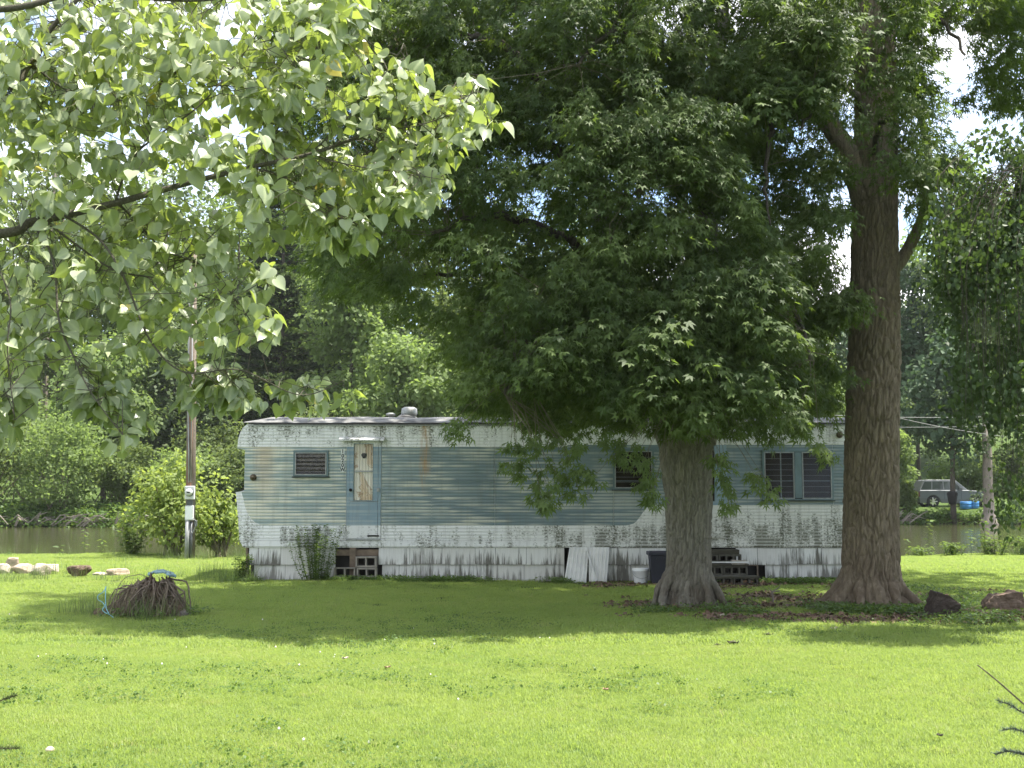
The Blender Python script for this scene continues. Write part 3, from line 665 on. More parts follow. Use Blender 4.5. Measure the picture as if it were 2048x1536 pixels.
# ------------------------------------------------------------ drooping tree at the right edge
YD = 14.1
dt = tree_root('drooping_tree', (7.0, YD + .6, 0), 'dark tree at the right edge with long hanging leafy branches')
dl = np.array(dt.location); skd = []
mb = MB(); mb.tube([(0, 0, -.1), (0, 0, 1.5), (-.1, -.1, 3.4), (-.2, -.1, 5.5)], [.24, .2, .16, .08], 12); mb.build('trunk', M_barkd, dt, smooth=True)
mb = MB(); dpos = []
for i in range(90):
    x0 = R.uniform(1875, 2130); y0 = R.uniform(330, 560); Y = R.uniform(YD - .9, YD + .8)
    x1 = x0 + R.uniform(-28, 22); ylen = R.uniform(.45, 1) * (1080 - y0 if x0 > 1985 else (900 - y0 if x0 > 1925 else 640 - y0 + max(0, (x0 - 1890)) * 4.5))
    p = [np.array(P(2120, 430, YD + .5)), np.array(P((x0 + 2120) / 2, y0 - 60, (Y + YD + .5) / 2)), np.array(P(x0, y0, Y)), np.array(P((x0 + x1) / 2 + R.uniform(-12, 12), y0 + ylen * .5, Y)), np.array(P(x1, y0 + ylen, Y))]
    cv = curve(p, 10); mb.tube([tuple(q - dl) for q in cv], list(np.linspace(.006, .0015, len(cv))), 4, False)
    st = cv[4:]; m = int(60 + 240 * ylen / 500)
    k = R.integers(0, len(st), m); dpos.append(st[k] + rnd3(m) * np.array([.11, .11, .08]))
mb.build('branch', M_barkd, dt, smooth=True)
dpos = np.concatenate(dpos); dpos = dpos[vnoise(dpos, 2.6, 3.3) > .39]; n = len(dpos)
tip = nz(rnd3(n) * .55 + np.array([0, 0, -1.])); nrm = nz(rnd3(n) + np.array([0, -.6, .4])); sc = R.uniform(.045, .075, n)
T_dl = heart(.15, .2, .8)
rest = split_leaves(T_dl, dpos - dl, tip, nrm, sc, M_droop, dt, 300, sc / dpos[:, 1] * (1 + (dpos[:, 0] < 5.9)))
tag(link('crown', leaves_mesh('crown', T_dl, (dpos - dl)[rest], tip[rest], nrm[rest], sc[rest], M_droop), dt), kind='stuff')

# ------------------------------------------------------------ far trees and bushes beyond the river
def far_tree(name, px, Y, top, wpx, kind, label, low=None, nf=5000, size=.2, clumps=40, trunk_r=.16, group='trees beyond the river', cat='tree', lean=0):
    X = (px - 1024) / FPX * Y; g = float(gz(np.array([X]), np.array([Y]))[0])
    root = tree_root(name, (X, Y, g), label, cat, group)
    ztop = P(px, top, Y).z - g; r = wpx / 2 / FPX * Y; zlow = (P(px, low, Y).z - g) if low is not None else ztop * .05
    if cat == 'bush': zlow = -.1
    zc = (ztop + zlow) / 2; hz = (ztop - zlow) / 2; clumps = int(clumps * min(2.2, max(1, .75 * hz / r)))
    cc = nz(rnd3(clumps)) * (R.random((clumps, 1)) ** .45); cr = R.uniform(.22, .42, clumps) * min(r, hz) * 1.05
    cc = cc * np.array([r, r * .9, hz]) * .88; cc[:, 0] += lean * cc[:, 2]
    taper = 1 - .30 * np.clip(cc[:, 2] / hz, 0, 1); cc[:, :2] *= taper[:, None]; cc[:, 2] += zc
    k = R.integers(0, clumps, nf); d = nz(rnd3(nf)); rad = cr[k][:, None] * (.55 + .5 * R.random((nf, 1)))
    pos = cc[k] + d * rad * np.array([1, 1, .72]); pos = pos[pos[:, 2] > -.1]; nn = len(pos); d = d[:nn]; k = k[:nn]
    nrm = nz(d * .6 + np.array([0, -.1, .7]) + rnd3(nn) * .45); tip = nz(d + np.array([0, 0, -.7]) + rnd3(nn) * .6)
    v = np.clip(R.random(clumps)[k] * .6 + R.random(nn) * .5, 0, 1)
    tag(link('crown', leaves_mesh('crown', T_quad, pos, tip, nrm, R.uniform(.6, 1.35, nn) * size, M_far[kind], v), root), kind='stuff')
    mb = MB()
    if cat == 'tree':
        mb.tube([(0, 0, -.3), (R.normal(0, .04), 0, zlow * .6), (R.normal(0, .12), 0, zc), (0, 0, ztop * .9)], [trunk_r * 1.3, trunk_r, trunk_r * .7, trunk_r * .2], 8)
        for i in range(0, clumps, 2):
            s = np.array([0, 0, max(zlow, cc[i, 2] - .35 * np.hypot(*cc[i, :2]))]); mb.tube([tuple(s), tuple((s + cc[i]) / 2 + np.array([0, 0, .1])), tuple(cc[i])], [trunk_r * .4, trunk_r * .25, trunk_r * .08], 4, False)
        mb.build('trunk', M_barkd, root, smooth=True)
    else:
        for i in range(10):
            q = cc[R.integers(0, clumps)]; mb.tube([(R.normal(0, .15 * r), R.normal(0, .1 * r), -.1), tuple(q * np.array([.6, .6, .55])), tuple(q)], [.05, .035, .012], 4, False)
        mb.build('stem', M_twig, root)
    return root
def pine(px, Y, top, wpx, label):
    X = (px - 1024) / FPX * Y; g = float(gz(np.array([X]), np.array([Y]))[0]); root = tree_root('pine_tree', (X, Y, g), label, 'tree', 'trees beyond the river')
    zt = P(px, top, Y).z - g; r = wpx / 2 / FPX * Y; mb = MB(); mb.tube([(0, 0, -.3), (0, 0, zt * .5), (0, 0, zt)], [.28, .2, .03], 8); ps, ts, ns, vv = [], [], [], []
    z = zt * .12
    while z < zt:
        rr = r * (1 - z / zt) ** .75 + .3
        for i in range(R.integers(5, 8)):
            a = R.uniform(0, 6.283); L = rr * R.uniform(.6, 1.1); d = np.array([math.cos(a), math.sin(a), 0]); up = R.uniform(.0, .12)
            mb.tube([(0, 0, z), tuple(d * L * .5 + np.array([0, 0, z + up * L * .2])), tuple(d * L + np.array([0, 0, z + up * L]))], [.06, .04, .012], 4, False)
            m = int(70 * L / 2) + 12; s = R.random(m) ** .6; side = np.array([-d[1], d[0], 0]); w = R.normal(0, .22, m) * (1.2 - s * .6) * L * .55
            p = np.array([0, 0, z]) + d * (s * L)[:, None] + side * w[:, None] + np.array([0, 0, 1]) * (up * s * L + R.normal(0, .07, m) - .1 * np.abs(w))[:, None]
            ps.append(p); ts.append(nz(d + side * np.sign(w)[:, None] * .6 + np.array([0, 0, .35]) + rnd3(m) * .4)); ns.append(nz(np.array([0, 0, 1.]) + rnd3(m) * .5)); vv.append(np.full(m, R.random() * .6) + R.random(m) * .4)
        z += R.uniform(.5, .95)
    ps, ts, ns, vv = map(np.concatenate, (ps, ts, ns, vv)); n = len(ps)
    tag(link('crown', leaves_mesh('crown', T_lance, ps, ts, ns, R.uniform(.35, .6, n), M_far['pine'], vv), root), kind='stuff')
    mb.build('trunk', M_barkd, root, smooth=True)
NB = 'bushes on the far river bank'
for a in [
    (60, 80, 745, 270, 'light', 'tall sunny thicket rising behind the vine-covered mound'),
    (225, 81, 775, 230, 'mid', 'tall green thicket left of the dark gap behind the pole'),
    (440, 81, 835, 210, 'mid', 'tall thicket behind the left end of the mobile home'),
    (-30, 73.0, 800, 230, 'mid', 'dense green bush at the far left end of the river bank'),
    (130, 72.5, 810, 240, 'light', 'bright vine-covered bush mound on the bank, left of the brush pile'),
    (262, 74.0, 880, 170, 'mid', 'low green bush above the exposed roots of the far bank'),
    (370, 75.0, 890, 200, 'light', 'sunny low thicket on the far bank behind the utility pole'),
    (490, 76.0, 880, 210, 'mid', 'bush on the far bank beside the left end of the mobile home'),
    (1782, 80.5, 845, 95, 'light', 'yellow-green bush behind the silver car, right of the thick trunk'),
    (1806, 78.5, 960, 46, 'mid', 'low bush on the bank in front of the car rear'),
    (1735, 79, 900, 130, 'mid', 'bush mostly hidden behind the thick brown trunk'),
    (1925, 88, 905, 190, 'light', 'sunlit bush behind the roof of the silver car'),
    (2040, 84, 880, 170, 'mid', 'bush on the far bank beyond the hanging branches'),
    (640, 78, 800, 240, 'mid', 'bush showing just above the left half of the trailer roof')]:
    far_tree('bush', *a, nf=7000, size=.20, clumps=50, group=NB, cat='bush')
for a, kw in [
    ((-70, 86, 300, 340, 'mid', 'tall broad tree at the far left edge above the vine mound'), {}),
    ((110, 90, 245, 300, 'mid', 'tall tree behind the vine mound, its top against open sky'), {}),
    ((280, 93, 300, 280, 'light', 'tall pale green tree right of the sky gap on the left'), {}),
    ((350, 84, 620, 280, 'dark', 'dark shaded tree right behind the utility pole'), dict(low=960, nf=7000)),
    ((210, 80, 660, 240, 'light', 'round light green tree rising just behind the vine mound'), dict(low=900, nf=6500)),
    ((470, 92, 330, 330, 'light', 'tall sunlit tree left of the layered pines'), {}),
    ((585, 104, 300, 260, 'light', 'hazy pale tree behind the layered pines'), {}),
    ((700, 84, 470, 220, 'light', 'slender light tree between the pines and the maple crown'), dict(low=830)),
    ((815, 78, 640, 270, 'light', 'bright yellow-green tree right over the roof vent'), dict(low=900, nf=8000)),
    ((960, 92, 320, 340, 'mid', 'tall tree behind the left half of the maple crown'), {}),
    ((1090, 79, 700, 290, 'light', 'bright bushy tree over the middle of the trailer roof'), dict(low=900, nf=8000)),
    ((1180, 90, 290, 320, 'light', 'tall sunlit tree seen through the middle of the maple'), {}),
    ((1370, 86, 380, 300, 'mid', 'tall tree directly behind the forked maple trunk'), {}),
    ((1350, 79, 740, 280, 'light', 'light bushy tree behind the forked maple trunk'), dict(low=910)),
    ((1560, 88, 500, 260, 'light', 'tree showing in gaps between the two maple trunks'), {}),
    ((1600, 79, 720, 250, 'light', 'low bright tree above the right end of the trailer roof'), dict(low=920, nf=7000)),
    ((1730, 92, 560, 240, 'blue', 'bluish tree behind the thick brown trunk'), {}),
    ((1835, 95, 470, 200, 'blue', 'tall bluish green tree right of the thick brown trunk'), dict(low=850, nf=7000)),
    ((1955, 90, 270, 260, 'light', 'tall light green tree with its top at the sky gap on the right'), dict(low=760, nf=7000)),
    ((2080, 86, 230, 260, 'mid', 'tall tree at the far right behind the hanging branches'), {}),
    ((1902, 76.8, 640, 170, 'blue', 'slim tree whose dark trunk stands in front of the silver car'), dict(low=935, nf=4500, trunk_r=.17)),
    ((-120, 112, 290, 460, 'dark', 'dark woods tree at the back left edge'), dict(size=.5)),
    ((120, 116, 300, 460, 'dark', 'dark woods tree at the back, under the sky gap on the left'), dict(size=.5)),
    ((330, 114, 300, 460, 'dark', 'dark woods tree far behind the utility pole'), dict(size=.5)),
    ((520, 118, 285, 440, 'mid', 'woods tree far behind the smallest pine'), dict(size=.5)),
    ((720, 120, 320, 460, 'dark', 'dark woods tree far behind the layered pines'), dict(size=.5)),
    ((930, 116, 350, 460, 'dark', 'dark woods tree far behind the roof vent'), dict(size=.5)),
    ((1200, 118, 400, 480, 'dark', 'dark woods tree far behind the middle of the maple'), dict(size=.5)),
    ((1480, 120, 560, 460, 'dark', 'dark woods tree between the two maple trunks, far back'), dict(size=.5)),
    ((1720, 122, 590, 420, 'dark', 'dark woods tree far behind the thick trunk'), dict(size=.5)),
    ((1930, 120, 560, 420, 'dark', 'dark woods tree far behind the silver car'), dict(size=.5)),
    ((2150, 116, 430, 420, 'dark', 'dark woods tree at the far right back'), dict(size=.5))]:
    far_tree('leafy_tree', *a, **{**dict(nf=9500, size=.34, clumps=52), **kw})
pine(560, 90, 330, 300, 'layered dark pine left of the roof vent')
pine(668, 96, 400, 240, 'second layered pine, just right of the first')
pine(480, 99, 560, 220, 'smaller layered pine nearest to the utility pole')
# pale trunk tree at the water and dead bare tree
pr = tree_root('leafy_tree', P(1978, 1046, 75.8), 'pale barked tree at the water edge right of the blue barrels', 'tree', 'trees beyond the river')
mb = MB(); mb.tube([(0, 0, -.3), (0, 0, .1), (.03, 0, .8), (.0, 0, 2.2), (.05, 0, 4.5), (-.1, 0, 7)], [.75, .5, .34, .31, .28, .15], 12); mb.build('trunk', M_barkp, pr, smooth=True)
cs = np.array([0, 0, 6.0]) + rnd3(60) * np.array([2.0, 1.6, 1.6]); o = cs * np.array([1, 1, 0]); pos, tip, nrm, sc = sprays(cs, nz(o + 1e-4), 60, .8, .2)
tag(link('crown', leaves_mesh('crown', T_quad, pos, tip, nrm, sc, M_far['dark']), pr), kind='stuff')
dr = tree_root('dead_tree', (-37.5, 96, .8), 'bare dead tree top against the blue sky on the left', 'tree')
mb = MB(); zt = P(40, 130, 96).z
mb.tube([(0, 0, -1), (0, 0, zt * .6), (.3, 0, zt * .85)], [.3, .2, .1], 7)
for i in range(26):
    z0 = zt * R.uniform(.7, .86); a = R.uniform(0, 6.28); L = R.uniform(2.5, 6.5); q = np.array([math.cos(a) * L * .45, math.sin(a) * L * .3, L * .8]); s = np.array([.15, 0, z0])
    mb.tube([tuple(s), tuple(s + q * .5 + rnd3(1)[0] * .25), tuple(s + q)], [.06, .04, .015], 4, False)
mb.build('trunk', M_barkp, dr)

# ------------------------------------------------------------ the mobile home
TX0 = (474 - 1024) / 107.14; TY = 22.4
def tx(px): return (px - 474) / 107.14
def tz(py): return HC + (HOR - py) / 107.14
mh = empty('mobile_home', (TX0, TY, 0), 'long old mobile home with faded blue and white ribbed siding', 'mobile home')
XR = tx(1742)
def curve_node(t, x, pts, xs, ys):            # piecewise-linear function of x
    d = t.n('ShaderNodeFloatCurve'); t.put(d.inputs['Value'], t.math('DIVIDE', x, xs)); cm = d.mapping; c = cm.curves[0]
    while len(c.points) < len(pts): c.points.new(.5, .5)
    for p, (a, b) in zip(c.points, pts): p.location = (a / xs, b / ys); p.handle_type = 'VECTOR'
    cm.update(); return t.math('MULTIPLY', d.outputs[0], ys)
def paint(name, plainwhite=False, door=False):
    t = NT(name); tc = t.n('ShaderNodeTexCoord').outputs['Object']; sp = t.n('ShaderNodeSeparateXYZ', _0=tc); x, z = sp.outputs[0], sp.outputs[2]
    low = curve_node(t, x, [(0, 1.72), (.118, 1.69), (.125, 1.60), (.196, 1.313), (.29, 1.16), (.38, 1.08), (.52, 1.033), (7.27, 1.033), (7.42, 1.075), (7.64, 1.375), (7.70, 1.407), (11.9, 1.407)], 12, 3)
    up = t.math('ADD', 2.489, t.math('MULTIPLY', t.math('GREATER_THAN', x, tx(1135)), .035))
    blue = t.math('MULTIPLY', t.math('GREATER_THAN', z, low), t.math('LESS_THAN', z, up))
    # chalked, faded streaks along the ribs: patches, each streak a rib crest long
    zi = t.math('FLOOR', t.math('DIVIDE', z, .06)); zf = t.math('FRACT', t.math('DIVIDE', z, .06))
    cb_ = t.n('ShaderNodeCombineXYZ', _0=t.math('MULTIPLY', x, .85), _1=t.math('MULTIPLY', zi, 3.71), _2=0.0)
    pat = t.rng(t.noise(t.map(tc, (.75, 1, 1.1), (3.1, 0, 0)), 1.0, 3, .6), .37, .53)
    left = t.rng(x, 1.0, 7.6, 1.0, .35)
    crest = t.math('SUBTRACT', 1, t.math('MULTIPLY', t.math('ABSOLUTE', t.math('SUBTRACT', zf, .52)), 1.55), clamp=True)
    st = t.math('ADD', t.noise(cb_, 1.25, 2, .45), t.math('MULTIPLY', t.math('SUBTRACT', crest, .6), .22))
    fadef = t.math('MULTIPLY', t.math('MULTIPLY', t.rng(st, .46, .58), t.math('MULTIPLY', t.math('MULTIPLY', crest, 1.5, clamp=True), pat)), left)
    bl = t.mix(t.rng(t.noise(t.map(tc, (.5, 1, 2)), 1.3, 4, .6), .3, .7), c4((.135, .190, .208)), c4((.185, .240, .252)))
    bl = t.mix(t.math('MULTIPLY', t.rng(x, .8, 4.6, 1, 0), .8), bl, c4((.33, .40, .385)))  # paler leftwards: chalked paint, plus brighter sky light put into the colour
    bl = t.mix(t.math('MULTIPLY', fadef, .9), bl, c4((.72, .69, .56)))
    if door: bl = t.mix(t.math('MULTIPLY', fadef, .35), t.mix(t.rng(t.noise(tc, 1.5, 4, .6), .3, .7), c4((.195, .285, .345)), c4((.24, .325, .375))), c4((.55, .57, .52)))
    wh = t.mix(t.rng(t.noise(tc, .8, 5, .6), .3, .7), c4((.82, .82, .81)), c4((.74, .74, .72)))
    wh = t.mix(t.math('MULTIPLY', t.rng(x, 5.0, 9.0, 0, 1), .45), wh, c4((.52, .50, .40)))
    base = t.mix(blue, wh, bl)
    if plainwhite: base = wh
    # mildew: fine speckle inside vertical runs
    fine = t.noise(t.map(tc, (26, 20, 40)), 1.0, 6, .75); runs = t.math('ADD', t.math('MULTIPLY', t.noise(tc, 2.4, 7, .7), .6), t.math('MULTIPLY', t.noise(t.map(tc, (8, 1, .8)), 1.2, 4, .6), .4))
    onw = t.math('SUBTRACT', 1, blue)
    lowm = t.math('MULTIPLY', t.rng(z, 1.45, .85), t.math('MAXIMUM', t.rng(x, 5.2, 7.4, .30, 1.0), t.rng(x, .35, .12, 0, .9)))
    lowm = t.math('MAXIMUM', lowm, t.math('MULTIPLY', t.math('MULTIPLY', t.rng(x, .75, .95), t.rng(x, 1.9, 1.6)), t.rng(z, 1.05, .95)))
    upm = t.math('MULTIPLY', t.rng(z, 2.45, 2.9, .15, 1), t.rng(x, 3.8, 5.0, .75, .42))
    reg = t.math('MAXIMUM', lowm, upm)
    m = t.math('MULTIPLY', t.rng(t.math('ADD', t.math('ADD', fine, t.math('MULTIPLY', reg, .22)), t.math('MULTIPLY', t.math('SUBTRACT', runs, .5), 1.5)), .61, .74), t.math('MULTIPLY', t.rng(reg, .02, .3), onw))
    rib = t.rng(t.math('SINE', t.math('MULTIPLY', z, 2 * PI / .06)), -1, .6, 1, .55)
    m = t.math('MULTIPLY', m, rib)
    mc = t.mix(t.noise(tc, 2, 3, .5), c4((.045, .050, .030)), c4((.11, .115, .055)))
    c = t.mix(t.math('MULTIPLY', m, .92), base, mc)
    se = None
    for sx in (2.05, 864, 1116, 1336, 1452, 1560, 1664, 694, 764, 1226):
        d_ = t.rng(t.math('ABSOLUTE', t.math('SUBTRACT', x, tx(sx) if sx > 10 else .30)), .01, .16, 1, 0); se = d_ if se is None else t.math('MAXIMUM', se, d_)
    se = t.math('MULTIPLY', t.math('MULTIPLY', se, onw), t.rng(t.math('ADD', fine, t.math('MULTIPLY', t.noise(t.map(tc, (11, 1, 1.2)), 1.3, 4, .6), .8)), .86, 1.02))
    c = t.mix(t.math('MULTIPLY', se, .8), c, mc)
    g = t.math('MULTIPLY', t.rng(t.noise(t.map(tc, (9, 9, .8)), 1, 5, .7), .50, .72), .34); c = t.mix(g, c, c4((.16, .15, .11)))
    # one rust run from the roof vent
    dx = t.math('ABSOLUTE', t.math('SUBTRACT', t.math('ADD', x, t.math('MULTIPLY', t.math('SUBTRACT', t.noise(t.map(tc, (1, 1, 4)), 2, 4, .6), .5), .10)), tx(850)))
    ru = t.math('MULTIPLY', t.rng(dx, .02, .12, 1, 0), t.math('MULTIPLY', t.rng(z, 1.55, 2.1), t.rng(t.noise(t.map(tc, (20, 1, 3)), 1, 4, .6), .35, .6)))
    dx2 = t.math('ABSOLUTE', t.math('SUBTRACT', x, tx(530))); ru = t.math('MAXIMUM', ru, t.math('MULTIPLY', t.math('MULTIPLY', t.rng(dx2, .05, .25, .5, 0), t.rng(z, 1.2, 2.3)), t.math('MULTIPLY', blue, t.rng(z, 2.6, 2.45))))
    c = t.mix(t.math('MULTIPLY', ru, .75), c, c4((.42, .24, .09)))
    b = t.n('ShaderNodeBsdfPrincipled', Base_Color=c, Roughness=t.rng(m, 0, 1, .42, .9)); b.inputs['Specular IOR Level'].default_value = .35
    t.put(b.inputs['Normal'], t.n('ShaderNodeBump', Strength=.25, Distance=.01, Height=t.noise(t.map(tc, (1.2, 1, 3)), 1.5, 3, .5)))
    return t.done(b.outputs[0])
M_paint = paint('weathered_siding_paint'); M_white = paint('weathered_white_paint', True); M_door = paint('door_paint', door=True)
M_alum = plain('dull_aluminium', (.30, .31, .30), .5, .4, .25, 20)
M_bluemetal = plain('blue_painted_frame', (.125, .185, .195), .5, 0, .2, 6)
M_black = plain('dark_cavity', (.012, .011, .010), .9)
M_wood = plain('weathered_wood', (.20, .15, .11), .9, 0, .35, 6, .6)
M_screen = plain('dark_window_screen', (.024, .017, .012), .9, 0, .3, 5, spec=.05)
t = NT('louvre_glass'); gl = t.n('ShaderNodeBsdfGlossy', Color=(.75, .8, .8, 1), Roughness=.2); tr = t.n('ShaderNodeBsdfTransparent', Color=(.95, .94, .93, 1))
M_glass = t.done(t.n('ShaderNodeMixShader', _0=.018, _1=tr.outputs[0], _2=gl.outputs[0]).outputs[0])
def xl(z):                                    # left outline of the side wall
    pts = [(tz(1094), 491), (tz(1082), 483), (tz(1040), 480), (tz(1000), 476), (tz(984), 473.5), (tz(982.5), 490.5), (tz(899), 490.5), (tz(897.5), 475), (tz(880), 476.5), (tz(866), 480), (tz(855), 486), (tz(848), 495)]
    return tx(np.interp(z, [p[0] for p in pts], [p[1] for p in pts]))
PITCHR = .06
def siding(x0, x1, py0, py1, name='siding_panel', mat=None, amp=.0062, y=0):
    z0, z1 = tz(py1), tz(py0); zs = np.arange(z0, z1, .01); zs = np.append(zs[zs < z1 - .002], z1); n = len(zs); cols = 6; V = []
    for z in zs:
        a = xl(z) if x0 is None else x0
        for k in range(cols + 1):
            xx = a + (x1 - a) * k / cols
            V.append((xx, y - .004 - amp * abs(math.sin(PI * z / PITCHR)) + .0025 * math.sin(xx * 2.1 + z * 3), z))
    V = np.array(V); w = cols + 1
    ii, kk = np.meshgrid(np.arange(n - 1), np.arange(cols), indexing='ij')
    loops = np.stack([ii * w + kk, ii * w + kk + 1, (ii + 1) * w + kk + 1, (ii + 1) * w + kk], -1).reshape(-1)
    me = np_mesh(name, V, loops, np.full((n - 1) * cols, 4), mat or M_paint, smooth=True)
    o = link(name, me, mh); return o
gap = .006
cols = [(None, tx(694)), (tx(763.5), tx(864)), (tx(864), tx(990)), (tx(990), tx(1116)), (tx(1116), tx(1226)), (tx(1226), tx(1340)), (tx(1340), tx(1398)), (tx(1452), tx(1560)), (tx(1560), tx(1664)), (tx(1664), XR)]
for a, b_ in cols:
    lo = 962
    siding(a + gap / 2 if a is not None else None, b_ - gap / 2, 849, lo - .25); siding(a + gap / 2 if a is not None else None, b_ - gap / 2, lo + .25, 1079)
# body behind the skin, end walls included
zz = np.linspace(tz(1094), tz(848), 90)
poly = [(float(xl(z)) + .008, float(z)) for z in zz] + [(XR, tz(848)), (XR, tz(1094))]
body = MB(); body.prism(poly, .006, 2.75); body.build('wall', M_white, mh)
# seams, belt and base trim
mb = MB()
for s in (864, 1116, 1560): mb.box((tx(s) - .011, -.016, tz(1079)), (tx(s) + .011, -.010, tz(849)))
mb.box((tx(490.5) + .002, -.0165, tz(962) - .006), (tx(694) - .003, -.0095, tz(962) + .006)); mb.box((tx(763.5) + .003, -.0165, tz(962) - .006), (tx(1398) - .003, -.0095, tz(962) + .006)); mb.box((tx(1452), -.0165, tz(962) - .006), (XR, -.0095, tz(962) + .006))
mb.build('seam_strip', M_paint, mh)
mb = MB(); pts = [(float(xl(tz(1090))) + .01, 0), (tx(690), .002), (tx(1100), -.003), (tx(1450), 0), (tx(1520), .012), (tx(1560), .0), (XR, 0)]
for (a, da), (b_, db) in zip(pts, pts[1:]):
    mb.add([(a, -.022, tz(1091.5) + da), (b_, -.022, tz(1091.5) + db), (b_, -.018, tz(1080) + db), (a, -.018, tz(1080) + da), (a, .02, tz(1091.5) + da), (b_, .02, tz(1091.5) + db)], [(0, 1, 2, 3), (0, 4, 5, 1)])
mb.build('base_trim', M_white, mh)
# roof: shallow bow with a dark drip rail
t = NT('weathered_roof'); tc = t.n('ShaderNodeTexCoord').outputs['Object']; f = t.noise(t.map(tc, (1.2, 3, 3)), 2.2, 7, .7); f2 = t.noise(tc, .6, 3, .5)
c = t.mix(t.rng(f, .36, .62), c4((.040, .038, .035)), c4((.24, .24, .232))); c = t.mix(t.math('MULTIPLY', t.rng(f2, .45, .65), .5), c, c4((.14, .135, .13)))
M_roof = t.done(t.n('ShaderNodeBsdfPrincipled', Base_Color=c, Roughness=.75).outputs[0])
rb = MB(); vs = []; nxr, nyr = 60, 16
for i in range(nxr + 1):
    x = tx(484) + .02 + (XR + .03 - tx(484) - .02) * i / nxr
    for k in range(nyr + 1):
        yy = -.035 + 2.82 * k / nyr; s = math.sin(PI * min(1, max(0, (yy + .035) / 2.82)))
        z = tz(846) + .175 * s ** .55 * min(1, .25 + (x - tx(484)) / .55) + .007 * math.sin(x * 3.1 + yy) + .004 * math.sin(x * 9)
        vs.append((x, yy, z))
rb.add(vs, [(i * (nyr + 1) + k, (i + 1) * (nyr + 1) + k, (i + 1) * (nyr + 1) + k + 1, i * (nyr + 1) + k + 1) for i in range(nxr) for k in range(nyr)])
rb.build('roof', M_roof, mh, smooth=True)
mb = MB(); mb.box((tx(507), -.045, tz(849.5)), (XR + .03, -.012, tz(846.2))); mb.build('drip_rail', plain('dark_drip_rail', (.045, .042, .045), .6, .3, .4, 6), mh)
mb = MB(); mb.box((tx(500), -.034, tz(852.2)), (XR + .02, -.013, tz(850.4))); mb.build('gutter_trim', M_alum, mh)
def loc_(px, y, py): return (tx(px), y, tz(py))
zr = tz(846) + .17
mb = MB(); mb.lathe([(.09, -.14), (.085, .02), (.15, .03), (.16, .06), (.15, .16), (.10, .19), (0, .2)], 16); mb.build('roof_vent', M_alum, mh, (tx(808), 1.1, zr + .01), True)
mb = MB(); mb.lathe([(.22, -.1), (.20, -.02), (.10, .05), (0, .06)], 10); mb.build('vent_flashing', M_roof, mh, (tx(803), 1.08, zr + .02), True)
for px in (626, 768):
    mb = MB(); mb.lathe([(.05, -.1), (.05, .05), (.09, .055), (.09, .09), (.05, .105), (0, .108)], 12); mb.build('vent_cap', M_alum, mh, (tx(px), 1.2, zr + (.03 if px < 700 else -.01)), True)
def lamp(px, py):
    mb = MB(); mb.lathe([(.062, 0), (.062, -.02), (.045, -.03), (.05, -.06), (.03, -.085), (0, -.09)], 16, 'y'); return mb.build('clearance_light', plain('rusty_lamp', (.10, .075, .045), .5, .2, .4, 30), mh, (tx(px), -.01, tz(py)), True)
lamp(508.5, 955); lamp(1679, 870)
def frame_boxes(mb, x0, x1, z0, z1, w, y0, y1, wb=None, wt=None):
    wb = wb or w; wt = wt or w
    mb.box((x0, y0, z0), (x0 + w, y1, z1)); mb.box((x1 - w, y0, z0), (x1, y1, z1)); mb.box((x0 + w, y0, z0), (x1 - w, y1, z0 + wb)); mb.box((x0 + w, y0, z1 - wt), (x1 - w, y1, z1))
M_curt = plain('grey_drawn_curtain', (.12, .105, .088), .95, 0, .35, 9, spec=.05)
def louvre(px0, px1, py0, py1, nl, sash=None, dirty=True, curtain=None):
    x0, x1, z0, z1 = tx(px0), tx(px1), tz(py1), tz(py0)
    mb = MB(); frame_boxes(mb, x0, x1, z0, z1, .032, -.046, -.013, .022, .04); fr = mb.build('window', M_bluemetal, mh); bevel(fr, .004)
    mb = MB(); mb.box((x0 + .012, -.0128, z0 + .012), (x1 - .012, -.0115, z1 - .012)); mb.build('window_screen', M_screen, fr)
    for a, b_ in (sash or [(x0 + .034, x1 - .034)]):
        mb = MB(); frame_boxes(mb, a, b_, z0 + .024, z1 - .042, .018, -.054, -.014); mb.build('sash', M_alum, fr)
        a2, b2 = a + .02, b_ - .02; zb, zt = z0 + .044, z1 - .064; h = (zt - zb) / nl
        if curtain:
            vs = []; m = 26
            for i in range(m + 1): xx = a2 + (b2 - a2) * i / m; yy = -.0175 + .0012 * math.sin(i * 1.9); vs += [(xx, yy, zb + h * .6), (xx, yy, zt)]
            q = MB(); q.add(vs, [(2 * i, 2 * i + 2, 2 * i + 3, 2 * i + 1) for i in range(m)]); q.build('curtain', M_curt, fr)
        for i in range(nl):
            g = MB(); zz0 = zb + i * h; g.add([(a2, -.046, zz0), (b2, -.046, zz0), (b2, -.027, zz0 + h * 1.02), (a2, -.027, zz0 + h * 1.02), (a2, -.042, zz0), (b2, -.042, zz0), (b2, -.023, zz0 + h * 1.02), (a2, -.023, zz0 + h * 1.02)],
                             [(0, 1, 2, 3), (7, 6, 5, 4), (0, 4, 5, 1)])
            g.build('pane', M_glass, fr)
        q = MB()
        for i in range(1, nl): q.box((a2, -.0475, zb + i * h - (.007 if curtain else .0016)), (b2, -.0462, zb + i * h + (.007 if curtain else .0016)))
        q.build('pane_edges', M_alum if not curtain else M_black, fr)['kind'] = 'stuff'
    mb = MB(); mb.box((x0 - .02, -.06, z0 - .022), (x1 + .02, -.012, z0 - .002)); mb.build('window_sill', plain('stained_sill', (.05, .06, .055), .8, 0, .4, 20), fr)
    return fr
louvre(588, 658, 901, 953, 5, curtain=True)
louvre(1225, 1307, 898, 979, 7)
xa, xb = tx(1523), tx(1664)
louvre(1523, 1664, 900, 1000, 8, [(xa + .034, tx(1586)), (tx(1602), xb - .034)])
